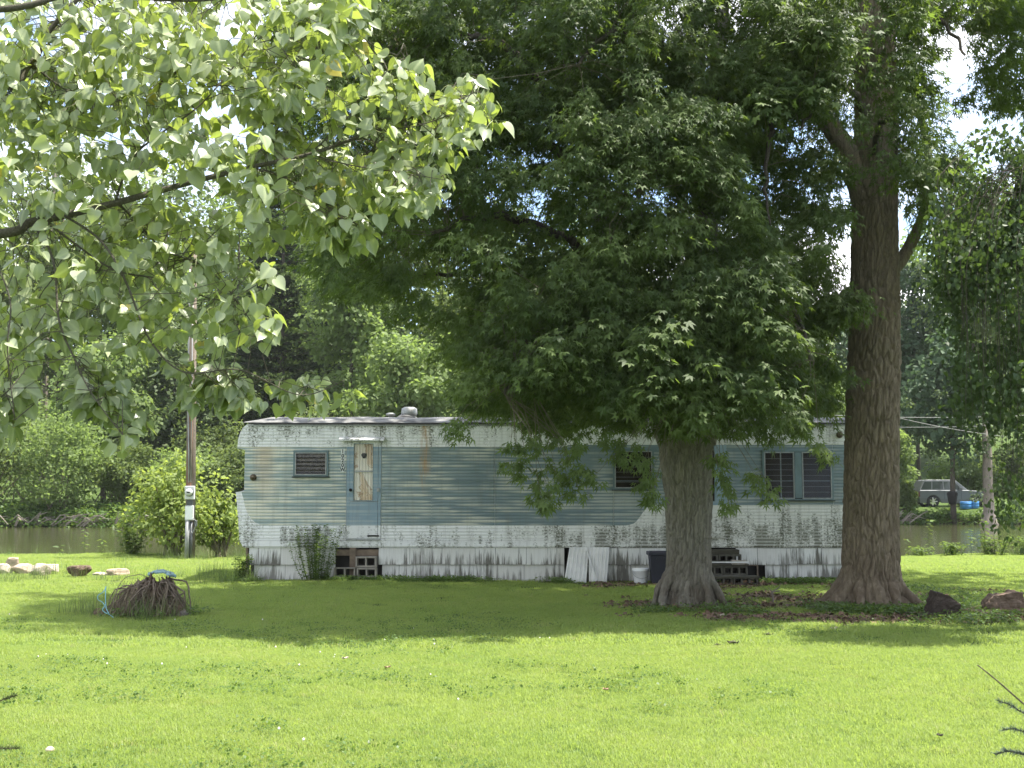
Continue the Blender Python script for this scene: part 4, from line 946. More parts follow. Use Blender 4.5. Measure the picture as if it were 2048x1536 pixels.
mb = MB(); mb.box((tx(1587), -.05, tz(996)), (tx(1601), -.018, tz(905))); mb.build('window_mullion', M_bluemetal, mh)
# front door with stained curtain behind glass
mb = MB(); x0, x1, z0, z1 = tx(694.5), tx(763), tz(1079), tz(881); frame_boxes(mb, x0, x1, z0, z1, .052, -.02, .004, .045, .03); mb.build('door_frame', M_door, mh)
X0, X1, Z0, Z1 = tx(700.5), tx(757), tz(1074.5), tz(884); wx0, wx1, wz0, wz1 = tx(708.5), tx(747), tz(1001), tz(888)
mb = MB(); mb.box((X0, -.026, Z0), (X1, -.006, tz(1003.2))); mb.box((X0, -.026, tz(1002.6)), (wx0, -.006, Z1)); mb.box((wx1, -.026, tz(1002.6)), (X1, -.006, Z1)); mb.box((wx0, -.026, wz1), (wx1, -.006, Z1)); mb.box((wx0, -.026, tz(1002.6)), (wx1, -.006, wz0))
door = mb.build('door', M_door, mh); bevel(door, .003)
t = NT('stained_curtain'); tc = t.n('ShaderNodeTexCoord').outputs['Object']; sp = t.n('ShaderNodeSeparateXYZ', _0=tc)
n1 = t.noise(t.map(tc, (3.4, 1, 2.0), (7, 0, 3)), 1.1, 3, .5, .6); n2 = t.noise(t.map(tc, (3.0, 1, 1.5), (1, 0, 9)), 1.2, 3, .5, .8)
c = t.mix(t.math('MULTIPLY', t.rng(n1, .555, .60), .65), c4((.86, .83, .74)), c4((.62, .44, .25))); c = t.mix(t.math('MULTIPLY', t.rng(n2, .53, .57), .55), c, c4((.70, .55, .36)))
for q_ in (n1, n2): c = t.mix(t.math('MULTIPLY', t.rng(t.math('ABSOLUTE', t.math('SUBTRACT', q_, .55)), .004, .018, 1, 0), .7), c, c4((.34, .19, .09)))
c = t.mix(t.math('MULTIPLY', t.rng(sp.outputs[2], tz(940), tz(905)), .35), c, c4((.45, .36, .24)))
b = t.n('ShaderNodeBsdfPrincipled', Base_Color=c, Roughness=.9); M_dcurt = t.done(b.outputs[0])
vs = []; m = 44
for i in range(m + 1):
    xx = wx0 + (wx1 - wx0) * i / m; yy = -.007 + .007 * math.sin(i * .95); vs += [(xx, yy, wz0), (xx, yy * .8 - .002, wz1)]
q = MB(); q.add(vs, [(2 * i, 2 * i + 2, 2 * i + 3, 2 * i + 1) for i in range(m)]); q.build('curtain', M_dcurt, door, smooth=True)
q = MB(); hx, hz = tx(729), tz(912); q.add([(hx + .05 * math.cos(a) * (1 + .3 * math.sin(3 * a)), -.0155, hz + .065 * math.sin(a) * (1 + .25 * math.cos(2 * a))) for a in np.linspace(0, 5.8, 9)] + [(hx + .05 * math.cos(a) * (1 + .3 * math.sin(3 * a)), -.013, hz + .065 * math.sin(a) * (1 + .25 * math.cos(2 * a))) for a in np.linspace(0, 5.8, 9)],
    [tuple(range(9)), tuple(range(17, 8, -1))] + [(i, (i + 1) % 9, 9 + (i + 1) % 9, 9 + i) for i in range(9)]); q.build('curtain_hole', M_black, door)
q = MB(); q.box((wx0, -.0195, wz0), (wx1, -.0175, wz1)); q.build('pane', M_glass, door)
q = MB(); q.box((wx0, -.03, tz(944.5)), (wx1, -.016, tz(941.5))); q.build('crossbar', M_alum, door)
q = MB(); frame_boxes(q, wx0 - .004, wx1 + .004, wz0 - .004, wz1 + .004, .010, -.032, -.020); q.build('window_trim', M_bluemetal, door)
q = MB(); q.lathe([(.02, 0), (.02, -.02), (.012, -.03), (.03, -.045), (.03, -.065), (0, -.075)], 12, 'y'); q.build('handle', M_black, door, (tx(703.5), -.026, tz(980)), True)
q = MB(); q.box((tx(755), -.05, tz(983)), (tx(760.5), -.024, tz(976))); q.build('latch', M_alum, door)
q = MB(); q.box((tx(739), -.04, tz(1072)), (tx(760), -.024, tz(1069))); q.lathe([(.012, -.02), (.022, -.01), (.022, .02), (0, .03)], 8, 'y', (tx(739), -.035, tz(1070.5))); q.build('door_closer', M_black, door)
mb = MB(); mb.box((tx(695), -.05, tz(1079)), (tx(762), -.021, tz(1075.5))); mb.build('threshold', M_alum, mh)
mb = MB(); mb.add([(tx(679.5), -.13, tz(883)), (tx(770), -.13, tz(883)), (tx(770), -.01, tz(876)), (tx(679.5), -.01, tz(876)), (tx(679.5), -.13, tz(880)), (tx(770), -.13, tz(880)), (tx(770), -.01, tz(874)), (tx(679.5), -.01, tz(874))],
    [(0, 3, 2, 1), (4, 5, 6, 7), (0, 1, 5, 4), (1, 2, 6, 5), (3, 7, 6, 2), (0, 4, 7, 3)]); mb.build('door_awning', M_white, mh)
# house number 1020W, one character above another on white stickers
for ch, py in zip('1020W', (903, 912.3, 921.6, 930.9, 939.6)):
    q = MB(); q.box((tx(682.6), -.0155, tz(py + 4.6)), (tx(689.6), -.0125, tz(py - 4.4))); pl = q.build('number_plate', plain('sticker_white', (.66, .68, .66), .5, 0, .1), mh)
    cu = bpy.data.curves.new('digit', 'FONT'); cu.body = ch; cu.size = .098; cu.align_x = 'CENTER'; cu.align_y = 'CENTER'; cu.extrude = .001; cu.offset = .0022
    tmp_ = bpy.data.objects.new('digit', cu); dme = bpy.data.meshes.new_from_object(tmp_); bpy.data.objects.remove(tmp_); dme.materials.clear(); dme.materials.append(M_black); o = link('digit', dme, pl); o.location = (tx(686.1), -.0172, tz(py + .1)); o.rotation_euler = (PI / 2, 0, 0)
    if ch == 'W': o.scale = (.78, 1, 1)
# second door, half hidden by the forked maple
mb = MB(); x0, x1, z0, z1 = tx(1398), tx(1452), tz(1086), tz(880); frame_boxes(mb, x0, x1, z0, z1, .045, -.02, .004); mb.build('door_frame', M_door, mh)
mb = MB(); mb.box((tx(1402), -.026, tz(1075)), (tx(1447), -.006, tz(884))); d2 = mb.build('door', M_door, mh); bevel(d2, .004)
mb = MB(); mb.box((tx(1408), -.030, tz(1002)), (tx(1426.5), -.0275, tz(890))); mb.build('pane', M_screen, d2)
mb = MB(); frame_boxes(mb, tx(1407), tx(1428), tz(1003), tz(889), .012, -.035, -.0265); mb.build('window_trim', M_bluemetal, d2)
mb = MB(); frame_boxes(mb, tx(1404), tx(1445), tz(1073), tz(1010), .02, -.031, -.0265); mb.build('kick_panel', M_white, d2)
# skirting shingles, cavity behind
M_under = plain('underside', (.05, .045, .04), .95)
mb = MB(); mb.box((tx(500), .30, .02), (XR - .1, 2.6, tz(1094))); mb.build('underfloor', M_under, mh)
mb = MB(); mb.box((tx(668), .05, tz(1110)), (tx(760), .10, tz(1098))); mb.box((tx(702), .005, .02), (tx(714), .05, tz(1094))); mb.build('skirt_post', M_wood, mh)
t = NT('skirt_shingle'); tc = t.n('ShaderNodeTexCoord').outputs['Object']; sp = t.n('ShaderNodeSeparateXYZ', _0=tc); rn = t.n('ShaderNodeObjectInfo').outputs['Random']
ge = t.n('ShaderNodeNewGeometry').outputs['Position']; gr = t.noise(t.map(ge, (26, 1, .7)), 1.6, 5, .6); g2 = t.noise(t.map(ge, (4.5, 1, 1.0)), 1.4, 6, .7)
c = t.mix(t.math('ADD', t.math('MULTIPLY', rn, .6), t.rng(gr, .4, .65, 0, .4)), c4((.60, .58, .54)), c4((.76, .76, .73)))
gez = t.n('ShaderNodeSeparateXYZ', _0=ge).outputs[2]; s1 = t.noise(t.map(ge, (8.5, 1, .8)), 1.5, 6, .68); s2 = t.noise(t.map(ge, (1.3, 1, .6)), 1.2, 3, .5)
low = t.math('ADD', t.rng(sp.outputs[2], 0, .31, .075, -.085), t.rng(gez, .30, .33, .045, 0))
k = t.rng(t.math('ADD', t.math('ADD', t.math('ADD', t.math('MULTIPLY', s1, .8), t.math('MULTIPLY', gr, .25)), t.math('MULTIPLY', t.math('SUBTRACT', s2, .5), .35)), t.math('ADD', low, t.math('MULTIPLY', t.math('SUBTRACT', rn, .5), .06))), .535, .65)
k = t.math('MULTIPLY', k, t.rng(rn, 0, 1, .72, 1))
c = t.mix(t.math('MULTIPLY', k, .92), c, t.mix(gr, c4((.035, .033, .025)), c4((.12, .105, .075))))
b = t.n('ShaderNodeBsdfPrincipled', Base_Color=c, Roughness=.9); t.put(b.inputs['Normal'], t.n('ShaderNodeBump', Strength=.5, Distance=.006, Height=gr)); M_sh = t.done(b.outputs[0])
def shingle(px0, px1, py0, py1, y, tilt=0, h=None):
    w = (px1 - px0) / 107.14; hh = (py1 - py0) / 107.14; q = MB(); m = max(2, int(w / .1)); vs = []
    for i in range(m + 1):
        u = w * i / m; j = .004 * math.sin(i * 2.3 + px0)
        vs += [(u, .012 - j * .4, hh), (u, -.012 + j * .3, j), (u, .002, j)]
    fs = [(3 * i + a, 3 * i + 3 + a, 3 * i + 3 + (a + 1) % 3, 3 * i + (a + 1) % 3) for i in range(m) for a in range(3)] + [(0, 1, 2), (3 * m + 2, 3 * m + 1, 3 * m)]
    q.add(vs, fs); o = q.build('skirt_shingle', M_sh, mh, (tx(px0), y, tz(py1))); o.rotation_euler = (0, tilt, 0); return o
def row(px0, px1, py0, py1, y, widths, off=0):
    x = px0; i = 0
    while x < px1 - 4:
        w = min(px1, x + widths[(i + off) % len(widths)]); w = px1 if px1 - w < 12 else w
        shingle(x + .35, w - .35, py0, py1 + R.uniform(-.6, .9), y + R.uniform(-.004, .004), R.normal(0, .004)); x = w; i += 1
row(502, 674, 1094, 1128, .015, [63, 55, 66]); row(512, 674, 1127, 1160, .035, [35, 62, 50], 1)
row(759, 1128, 1094.5, 1127, .012, [62, 64, 66, 40, 62, 60, 24]); row(766, 1128, 1126, 1160, .034, [34, 62, 58, 66, 62, 60])
row(1150, 1345, 1095, 1128, .012, [62, 66, 52]); row(1150, 1345, 1127, 1159, .034, [48, 62, 40])
row(1468, 1742, 1095, 1127, .012, [43, 66, 62, 40, 62]); row(1526, 1742, 1126, 1158, .034, [16, 30, 18, 34, 17, 40])
mb = MB(); frame_boxes(mb, tx(1486), tx(1512), tz(1156), tz(1127), .025, .012, .05); mb.build('vent_frame', M_wood, mh)
mb = MB(); mb.box((tx(1489), .06, tz(1154)), (tx(1509), .08, tz(1129))); mb.build('crawl_opening', M_black, mh)
mb = MB(); mb.tube([(tx(494), .25, .0), (tx(494), .25, tz(1090))], .035, 6); mb.build('corner_jack', M_wood, mh)

# ------------------------------------------------------------ blocks, sheets, bucket, bin in front of the skirt
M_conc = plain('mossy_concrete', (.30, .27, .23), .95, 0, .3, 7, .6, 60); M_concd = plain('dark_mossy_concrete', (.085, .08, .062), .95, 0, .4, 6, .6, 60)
def block_mesh(w, h, d, mat, ncore=2, broken=False):
    wl = .032; q = MB(); cw = (w - wl * (ncore + 1)) / ncore
    for i in range(ncore + 1): x = i * (cw + wl); q.box((x, 0, 0), (x + wl, d, h))
    for i in range(ncore):
        x = wl + i * (cw + wl)
        if not (broken and i == 1): q.box((x - .001, .002, 0), (x + cw + .001, d - .002, wl)); 
        q.box((x - .001, .002, h - wl * (1.0 if not broken else .6)), (x + cw + .001, d - .002, h - .001))
    return q.mesh('block', mat)
GB = 'concrete blocks piled under the left door'; GS = 'concrete blocks of the mossy steps'
def block(px0, px1, py0, py1, y, label, group, mat, ncore=2, broken=False, rz=0):
    w = (px1 - px0) / 107.14; h = (py1 - py0) / 107.14
    o = link('concrete_block', block_mesh(w, h, .19, mat, ncore, broken), None, (TX0 + tx(px0), TY + y, max(0.0, tz(py1)))); o.rotation_euler.z = rz
    bevel(o, .006); return tag(o, label, 'concrete block', group)
block(673.5, 716, 1132.5, 1152, -.16, 'broken concrete block, lower left in the pile under the left door', GB, M_conc, 2, True)
block(718.5, 757.5, 1132.5, 1152, -.17, 'lower right concrete block of the pile under the left door', GB, M_conc)
block(716, 757, 1110.5, 1131.8, -.16, 'topmost concrete block, standing on the lower right one under the left door', GB, M_conc, rz=-.02)
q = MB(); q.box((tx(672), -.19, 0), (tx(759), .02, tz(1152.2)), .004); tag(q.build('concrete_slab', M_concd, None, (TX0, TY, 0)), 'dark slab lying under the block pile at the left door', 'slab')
stp = [(1396, 1445, 1149, 1166, -.80), (1446.5, 1494, 1149, 1166, -.80), (1386, 1432, 1127, 1144.5, -.52), (1433, 1480, 1127, 1144.5, -.52), (1384, 1428, 1106, 1122, -.25), (1429, 1474, 1106, 1122, -.25)]
nm = ['half hidden block in the lowest step row, beside the maple trunk', 'right end block of the lowest mossy step', 'half hidden block in the middle step row, beside the maple trunk', 'right end block of the middle mossy step', 'half hidden block in the top step row, beside the maple trunk', 'right end block of the top mossy step']
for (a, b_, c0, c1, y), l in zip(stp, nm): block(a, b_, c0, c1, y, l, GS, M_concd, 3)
def plank(px0, px1, py0, py1, y, d, label, mat, name='step_plank'):
    q = MB(); q.box((0, 0, 0), ((px1 - px0) / 107.14, d, (py1 - py0) / 107.14), .004)
    return tag(q.build(name, mat, None, (TX0 + tx(px0), TY + y, tz(py1))), label, 'plank')
M_mossw = plain('mossy_plank', (.055, .050, .034), .95, 0, .4, 5, .6); M_strip = plain('pale_metal_strip', (.72, .72, .70), .4, .2, .1)
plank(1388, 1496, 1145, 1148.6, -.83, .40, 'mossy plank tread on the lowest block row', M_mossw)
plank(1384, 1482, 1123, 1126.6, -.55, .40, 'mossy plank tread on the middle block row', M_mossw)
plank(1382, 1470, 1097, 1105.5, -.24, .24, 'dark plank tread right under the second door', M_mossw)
plank(1400, 1481, 1118.2, 1120.4, -.57, .03, 'pale metal strip along the edge of the middle step', M_strip, 'edge_strip')
plank(1428, 1492, 1166.6, 1168.6, -.86, .03, 'pale metal strip lying at the foot of the steps', M_strip, 'edge_strip')
q = MB(); q.box((0, 0, 0), (.24, .16, .065), .012); tag(q.build('paving_stone', M_conc, None, (TX0 + tx(1449), TY - .55, tz(1122.9))), 'loose pale stone left on the middle step', 'stone')
M_sheet = plain('white_ribbed_sheet', (.70, .69, .66), .5, 0, .12, 5)
t = M_sheet.node_tree
def ribbed(pts, label, nr=6):
    """sheet between bottom edge (p0,p1) and top edge (p3,p2) with upright ribs"""
    p0, p1, p2, p3 = [np.array(p) for p in pts]; m = nr * 8; vs = []
    nrm = np.cross(p1 - p0, p3 - p0); nrm = nrm / np.linalg.norm(nrm)
    for i in range(m + 1):
        u = i / m; off = .012 * (1 if (i % 8) in (1, 2, 3) else 0); jag = .03 * math.sin(i * 1.7) * (i > m * .6)
        a = p0 + (p1 - p0) * u; b_ = p3 + (p2 - p3) * u
        for k in range(7): vs.append(a + (b_ - a) * k / 6 + nrm * off + (np.array([0, 0, jag]) if k == 0 else 0))
        for k in range(7): vs.append(a + (b_ - a) * k / 6 + nrm * (off - .004) + (np.array([0, 0, jag]) if k == 0 else 0))
    fs = [(i * 14 + k, (i + 1) * 14 + k, (i + 1) * 14 + k + 1, i * 14 + k + 1) for i in range(m) for k in range(6)] + [(i * 14 + 7 + k, i * 14 + 8 + k, (i + 1) * 14 + 8 + k, (i + 1) * 14 + 7 + k) for i in range(m) for k in range(6)]
    q = MB(); q.add(vs, fs); o = q.build('ribbed_sheet', M_sheet, None, (TX0, TY, 0)); return tag(o, label, 'metal sheet', 'white sheets leaning on the skirt')
ribbed([(tx(1126), -.22, .01), (tx(1169), -.24, -.01), (tx(1176), -.03, tz(1093)), (tx(1138), -.03, tz(1093))], 'white ribbed sheet leaning slanted on the skirt, left one of the pair', 5)
ribbed([(tx(1175), -.20, .0), (tx(1209), -.24, .0), (tx(1217), -.03, tz(1093)), (tx(1176), -.03, tz(1093))], 'white ribbed sheet leaning on the skirt, nearer the bucket', 5)
q = MB(); q.tube([(tx(1189), -.30, .0), (tx(1171), -.06, tz(1096))], .018, 4); tag(q.build('white_batten', M_sheet, None, (TX0, TY, 0)), 'thin white batten leaning between the two ribbed sheets', 'batten')
M_bk = plain('bucket_plastic', (.85, .86, .85), .4, 0, .08)
bk = empty('bucket', (TX0 + tx(1274), TY - .42, 0), 'white plastic bucket with a wire handle beside the dark bin', 'bucket')
q = MB(); q.lathe([(0, .006), (.115, .006), (.122, .02), (.148, .22), (.158, .225), (.158, .245), (.150, .248), (.150, .27), (.14, .27), (.11, .03), (0, .03)], 26); q.build('body', M_bk, bk, smooth=True)
q = MB(); q.tube([(-.16, 0, .22)] + [(-.16 * math.cos(a), -.13 - .03 * math.sin(a), .22 - .12 * math.sin(a)) for a in np.linspace(.3, 2.84, 9)] + [(.16, 0, .22)], .004, 5); q.build('handle', M_alum, bk)
M_bin = plain('navy_bin_plastic', (.014, .015, .030), .5, 0, .3, 3)
bn = empty('trash_bin', (TX0 + tx(1312), TY - .50, 0), 'dark navy trash bin partly hidden by the forked maple trunk', 'trash bin')
q = MB(); hw0, hw1 = .17, .21; zt = .53
q.add([(-hw0, -hw0, .01), (hw0, -hw0, .01), (hw0, hw0, .01), (-hw0, hw0, .01), (-hw1, -hw1, zt), (hw1, -hw1, zt), (hw1, hw1, zt), (-hw1, hw1, zt)], [(0, 3, 2, 1), (0, 1, 5, 4), (1, 2, 6, 5), (2, 3, 7, 6), (3, 0, 4, 7)])
bevel(q.build('body', M_bin, bn), .03, 3)
q = MB(); frame_boxes(q, -.236, .236, -.236, .236, .04, 0, .07); o = q.build('rim', M_bin, bn, (0, 0, zt - .03)); o.rotation_euler = (PI / 2, 0, 0); o.location = (0, 0, zt - .02); bevel(o, .015, 3)
q = MB(); q.box((-.10, -.225, zt - .085), (.10, -.20, zt - .055)); q.build('handle', M_bin, bn)

# ------------------------------------------------------------ utility pole with meter
YP = 30.0; s = YP / FPX
pp = P(380, 1117, YP); up = empty('utility_pole', (pp.x, YP, 0), 'wooden utility pole with an electric meter and breaker box by the river', 'utility pole')
def pz(py): return P(380, py, YP).z
q = MB(); lean = -.0137
q.tube([(0, 0, -.1), (lean * 3, 0, 3), (lean * 8, 0, 8.0)], [.125, .115, .09], 14); q.build('pole', barkmat('pole_wood', (.13, .105, .085), (.30, .25, .20), mossf=.25, sc=(30, 30, 1.2)), up, smooth=True)
q = MB(); q.box((-.045 - .045, -.155, pz(980)), (.06 - .045, -.112, pz(795))); q.build('board', plain('reddish_board', (.24, .13, .085), .85, 0, .3, 5), up)
M_cond = plain('grey_conduit', (.30, .30, .30), .5, .1, .2, 5); M_dcond = plain('dark_conduit', (.075, .08, .085), .45, .1)
q = MB(); q.tube([(-.03, -.18, pz(965)), (-.05, -.18, pz(900)), (-.075, -.15, pz(850)), (-.11, -.13, pz(800)), (-.13, -.12, pz(700)), (-.15, -.1, pz(540))], .022, 6); q.build('cable', M_cond, up, smooth=True)
q = MB(); q.tube([(.02, -.17, pz(965)), (-.01, -.17, pz(800)), (-.05, -.15, pz(560))], .016, 6); q.build('cable', M_cond, up, smooth=True)
q = MB(); q.tube([(-.035, -.165, 0), (-.035, -.165, pz(1040))], .058, 10); q.build('conduit', M_cond, up, smooth=True)
q = MB(); q.tube([(.055, -.15, 0), (.05, -.15, pz(1043))], .036, 8); q.build('conduit', M_dcond, up, smooth=True)
M_mbox = plain('meter_enamel', (.62, .63, .62), .45, .1, .08)
q = MB(); q.box((-.115, -.22, pz(999)), (.125, -.12, pz(972))); mt = q.build('meter', M_mbox, up); bevel(mt, .02, 3)
q = MB(); q.lathe([(.105, -.215), (.105, -.24), (.095, -.255), (.095, -.235)], 24, 'y', (.005, 0, pz(984.5))); q.build('meter_ring', M_dcond, mt)
q = MB(); q.lathe([(.092, -.236), (.088, -.30), (.07, -.33), (0, -.335)], 24, 'y', (.005, 0, pz(984.5))); q.build('meter_glass', M_mbox, mt, smooth=True)
q = MB(); q.box((-.035, -.338, pz(986)), (.045, -.333, pz(983.3))); q.build('meter_display', M_black, mt)
q = MB(); q.box((-.06, -.20, pz(1011)), (.08, -.12, pz(1000))); q.build('coupling', M_dcond, up)
q = MB(); q.box((-.098, -.215, pz(1040)), (.105, -.12, pz(1011))); pb_ = q.build('breaker_box', M_mbox, up); bevel(pb_, .008)
q = MB(); q.box((-.08, -.222, pz(1038)), (.09, -.214, pz(1013))); q.build('cover', M_bk, pb_)
q = MB(); q.box((.125, -.16, pz(1052)), (.185, -.09, pz(1040))); q.build('outlet_box', M_dcond, up); 
q = MB(); q.tube([(.10, -.2, pz(1036)), (.19, -.2, pz(1042)), (.17, -.19, pz(1052)), (.09, -.18, pz(1066)), (.06, -.18, pz(1062))], .010, 5); q.build('loose_wire', M_cond, up)
# ------------------------------------------------------------ rotten stump with rope and tarp
gs = G(290, 1230); YS = gs.y; k = YS / FPX
def sp_(px, py, dy=0): return Vector(((px - 1024) / FPX * YS - gs.x, dy, (1230 - py) * k))
M_rot = barkmat('rotten_wood', (.05, .035, .026), (.26, .185, .135), mossf=.25, sc=(14, 14, 4))
st = empty('tree_stump', (gs.x, YS, 0), 'dark rotting tree stump overgrown with weeds on the left lawn', 'stump')
def lump(name, parent, loc, sx, sy, sz, mat, na=72, nzz=30, seed=0, groove=.12, top=.55):
    V = []
    for i in range(nzz):
        u = i / (nzz - 1); w = min(1, u / .72)                # outer wall up to .72, then the hollow broken top
        for j in range(na):
            a = 2 * PI * j / na; ca, sa = math.cos(a), math.sin(a)
            hgt = .62 + .20 * mnoise.noise(Vector((ca * 1.7 + seed, sa * 1.7, 3))) + .13 * mnoise.noise(Vector((ca * 6, sa * 6 + seed, 1))) + .12 * mnoise.noise(Vector((ca * 14, sa * 14 + seed, 1)))
            d, _ = mnoise.voronoi(Vector((ca * 4.5 + seed, sa * 4.5, w * 1.0))); fur_ = min(1, (d[1] - d[0]) * 2.2)
            r = (1 - .30 * w + .30 * math.exp(-w * 5)) * (1 + groove * (fur_ - .7) + .16 * mnoise.noise(Vector((ca * 1.5 + seed, sa * 1.5, w))))
            z = w * hgt
            if u > .72: k_ = (u - .72) / .28; r *= 1 - k_; z = hgt - .35 * k_ * hgt + .06 * mnoise.noise(Vector((ca * 5 * (1 - k_), sa * 5 * (1 - k_), seed)))
            V.append((ca * r * sx, sa * r * sy, z * sz - .03))
    fs = [(i * na + j, i * na + (j + 1) % na, (i + 1) * na + (j + 1) % na, (i + 1) * na + j) for i in range(nzz - 1) for j in range(na)]
    q = MB(); q.add(V, fs); return q.build(name, mat, parent, loc)
def log_chunk(px, py, prof, depth, seed, mat, label):
    g = G(px, py); q = MB(); q.prism(prof, -depth / 2, depth / 2); me = q.mesh('log', mat); displace(me, .022, (9, 9, 9), seed, 4)
    o = link('log', me, None, (g.x, g.y, 0)); o.rotation_euler = (0, 0, R.uniform(-.2, .2)); return tag(o, label, 'log')
lump('body', st, (.12, .12, 0), .30, .30, .74, M_rot, seed=1, groove=.30)
q = MB(); M_rv = barkmat('grey_root', (.10, .08, .062), (.36, .28, .215), mossf=.3, sc=(20, 20, 8))
for i in range(230):
    a = R.uniform(0, 6.28); r = R.uniform(.30, .58); h0 = R.uniform(.12, .50); top = np.array([.08 + math.cos(a) * R.uniform(.08, .26), .10 + math.sin(a) * R.uniform(.1, .26), h0])
    a += R.normal(0, .30); bot = np.array([math.cos(a) * r * 1.15, .08 + math.sin(a) * r * .85, R.uniform(-.03, .05)]); md = (top + bot) / 2 + R.normal(0, .075, 3) + np.array([0, 0, .05]); cv = curve([top, md, bot], 5, .008)
    q.tube([tuple(p) for p in cv], list(np.linspace(R.uniform(.004, .017), R.uniform(.003, .010), len(cv))), 5)
q.build('root', M_rv, st, smooth=True)
lump('root', st, sp_(352, 1230, -.05), .22, .2, .24, M_rot, seed=5, groove=.25)
lump('root', st, sp_(222, 1228, .0), .20, .2, .16, M_rot, seed=9, groove=.25)
lump('root', st, sp_(372, 1230, -.1), .10, .1, .15, M_barkp, seed=19, groove=.25)
q = MB()
for i in range(260):
    a = R.uniform(0, 6.28); r = R.uniform(.25, .46); zt = R.uniform(.15, .48); s0 = (math.cos(a) * r * 1.25, math.sin(a) * r + .05, -.02); e = (math.cos(a) * r * .7 + R.normal(0, .06), math.sin(a) * r * .7 + .05, zt)
    mid = ((s0[0] + e[0]) / 2 + R.normal(0, .05), (s0[1] + e[1]) / 2 - .05, (s0[2] + e[2]) / 2 + .04); q.tube([s0, mid, e], [.004, .003, .002], 3, False)
q.build('vines', barkmat('dry_vine', (.16, .125, .085), (.36, .29, .20), mossf=.4), st)['kind'] = 'stuff'
M_rope = plain('blue_rope', (.22, .44, .50), .6, 0, .2, 30)
q = MB(); q.tube([tuple(p) for p in curve([sp_(242, 1170, -.42), sp_(238, 1180, -.46), sp_(229, 1186, -.46), sp_(230, 1194, -.47), sp_(238, 1199, -.47), sp_(243, 1206, -.48), sp_(240, 1213, -.5), sp_(247, 1219, -.5), sp_(254, 1222, -.5), sp_(262, 1228, -.5)], 5)], .006, 6)
q.tube([tuple(p) for p in curve([sp_(241, 1170, -.42), sp_(243, 1185, -.46), sp_(245, 1203, -.48), sp_(248, 1212, -.5), sp_(253, 1221, -.5)], 5)], .007, 6)
tag(q.build('rope', M_rope, None, (gs.x, YS, 0), True), 'frayed light blue rope looped down the left side of the stump', 'rope')
q = MB(); vs = []; m = 24
for i in range(m + 1):
    for j in range(7):
        u = i / m; x = sp_(300 + 57 * u, 0).x; w = (.10 + .05 * math.sin(u * 17)) * math.sin(PI * min(1, u * 1.02)) ** .6
        z = sp_(0, 1149).z + .06 * math.sin(PI * u) - .03 * u - .12 * (j / 6 - .5) ** 2 + .03 * mnoise.noise(Vector((u * 14, j * .9, 0)))
        vs.append((x, .06 + w * (j - 3) / 2, z))
q.add(vs, [(i * 7 + j, (i + 1) * 7 + j, (i + 1) * 7 + j + 1, i * 7 + j + 1) for i in range(m) for j in range(6)])
o = q.build('tarp_scrap', plain('bluish_tarp', (.17, .27, .27), .7, 0, .6, 18, .6, 40), None, (gs.x, YS, 0), True); o.modifiers.new('solid', 'SOLIDIFY').thickness = .008
tag(o, 'crumpled pale blue scrap of tarp lying over the top of the stump', 'tarp')
# ------------------------------------------------------------ stones, logs
def rock(px, py, wpx, hpx, label, mat, group, name='stone', dy=0, cat='stone', loc=None):
    g = G(px, py) if loc is None else loc; w = wpx / FPX * g.y / 2; h = hpx / FPX * g.y; V = []; sd = R.uniform(0, 50)
    na, nzz = 28, 18
    pl_ = [(Vector(tuple(nz(R.normal(size=3)))), R.uniform(.62, .95)) for _ in range(15)] + [(Vector((0, 0, 1)), R.uniform(.6, .8))]
    for i in range(nzz):
        u = i / (nzz - 1); th = PI * u
        for j in range(na):
            a = 2 * PI * j / na; d = Vector((math.cos(a) * math.sin(th), math.sin(a) * math.sin(th), -math.cos(th)))
            r = min([1.15] + [dk / n_.dot(d) for n_, dk in pl_ if n_.dot(d) > .05]) * 1.1 + .05 * mnoise.noise(d * 3 + Vector((sd, 1, 2))); V.append((d.x * r * w, d.y * r * w * .8, max(-.2, d.z * r + .75) * h / 1.6))
    q = MB(); q.add(V, [(i * na + j, i * na + (j + 1) % na, (i + 1) * na + (j + 1) % na, (i + 1) * na + j) for i in range(nzz - 1) for j in range(na)])
    o = q.build(name, mat, None, (g.x, g.y + dy, 0)); return tag(o, label, cat, group)
M_stone = plain('pale_fieldstone', (.46, .39, .31), .9, 0, .25, 5, .5, 30); M_stone2 = plain('tan_fieldstone', (.40, .31, .23), .9, 0, .25, 5, .5, 30)
GR = 'row of fieldstones at the river side of the lawn'
for a in [(4, 1148, 34, 21, 'rounded pale stone cut by the left edge of the photo'), (24, 1142, 30, 30, 'tallest upright tan stone near the left end of the row'), (46, 1148, 40, 20, 'low tan stone between the tallest stone and the big flat one'),
          (82, 1152, 40, 26, 'big flat pale stone, brightest of the row'), (104, 1145, 28, 18, 'small pale stone just behind the big flat one')]:
    rock(*a, M_stone if a[0] in (4, 82, 104) else M_stone2, GR)
rock(158, 1156, 40, 26, 'earth covered mossy stone in the middle of the row', M_rot, GR); rock(232, 1154, 42, 17, 'flat reddish stone slab just behind the stump', M_stone2, GR); rock(200, 1154, 34, 10, 'thin whitish stone sliver left of the reddish slab', M_stone, GR)
M_log = barkmat('log_dark', (.035, .028, .024), (.13, .10, .085), mossf=.15, sc=(10, 22, 22)); M_log2 = barkmat('log_brown', (.12, .085, .062), (.30, .22, .17), mossf=.15, sc=(10, 22, 22))
log_chunk(1888, 1236, [(-.20, -.03), (-.21, .10), (-.12, .35), (-.02, .32), (.17, .19), (.19, .06), (.15, -.03)], .30, 3, M_log, 'dark split log chunk right of the thick maple trunk')
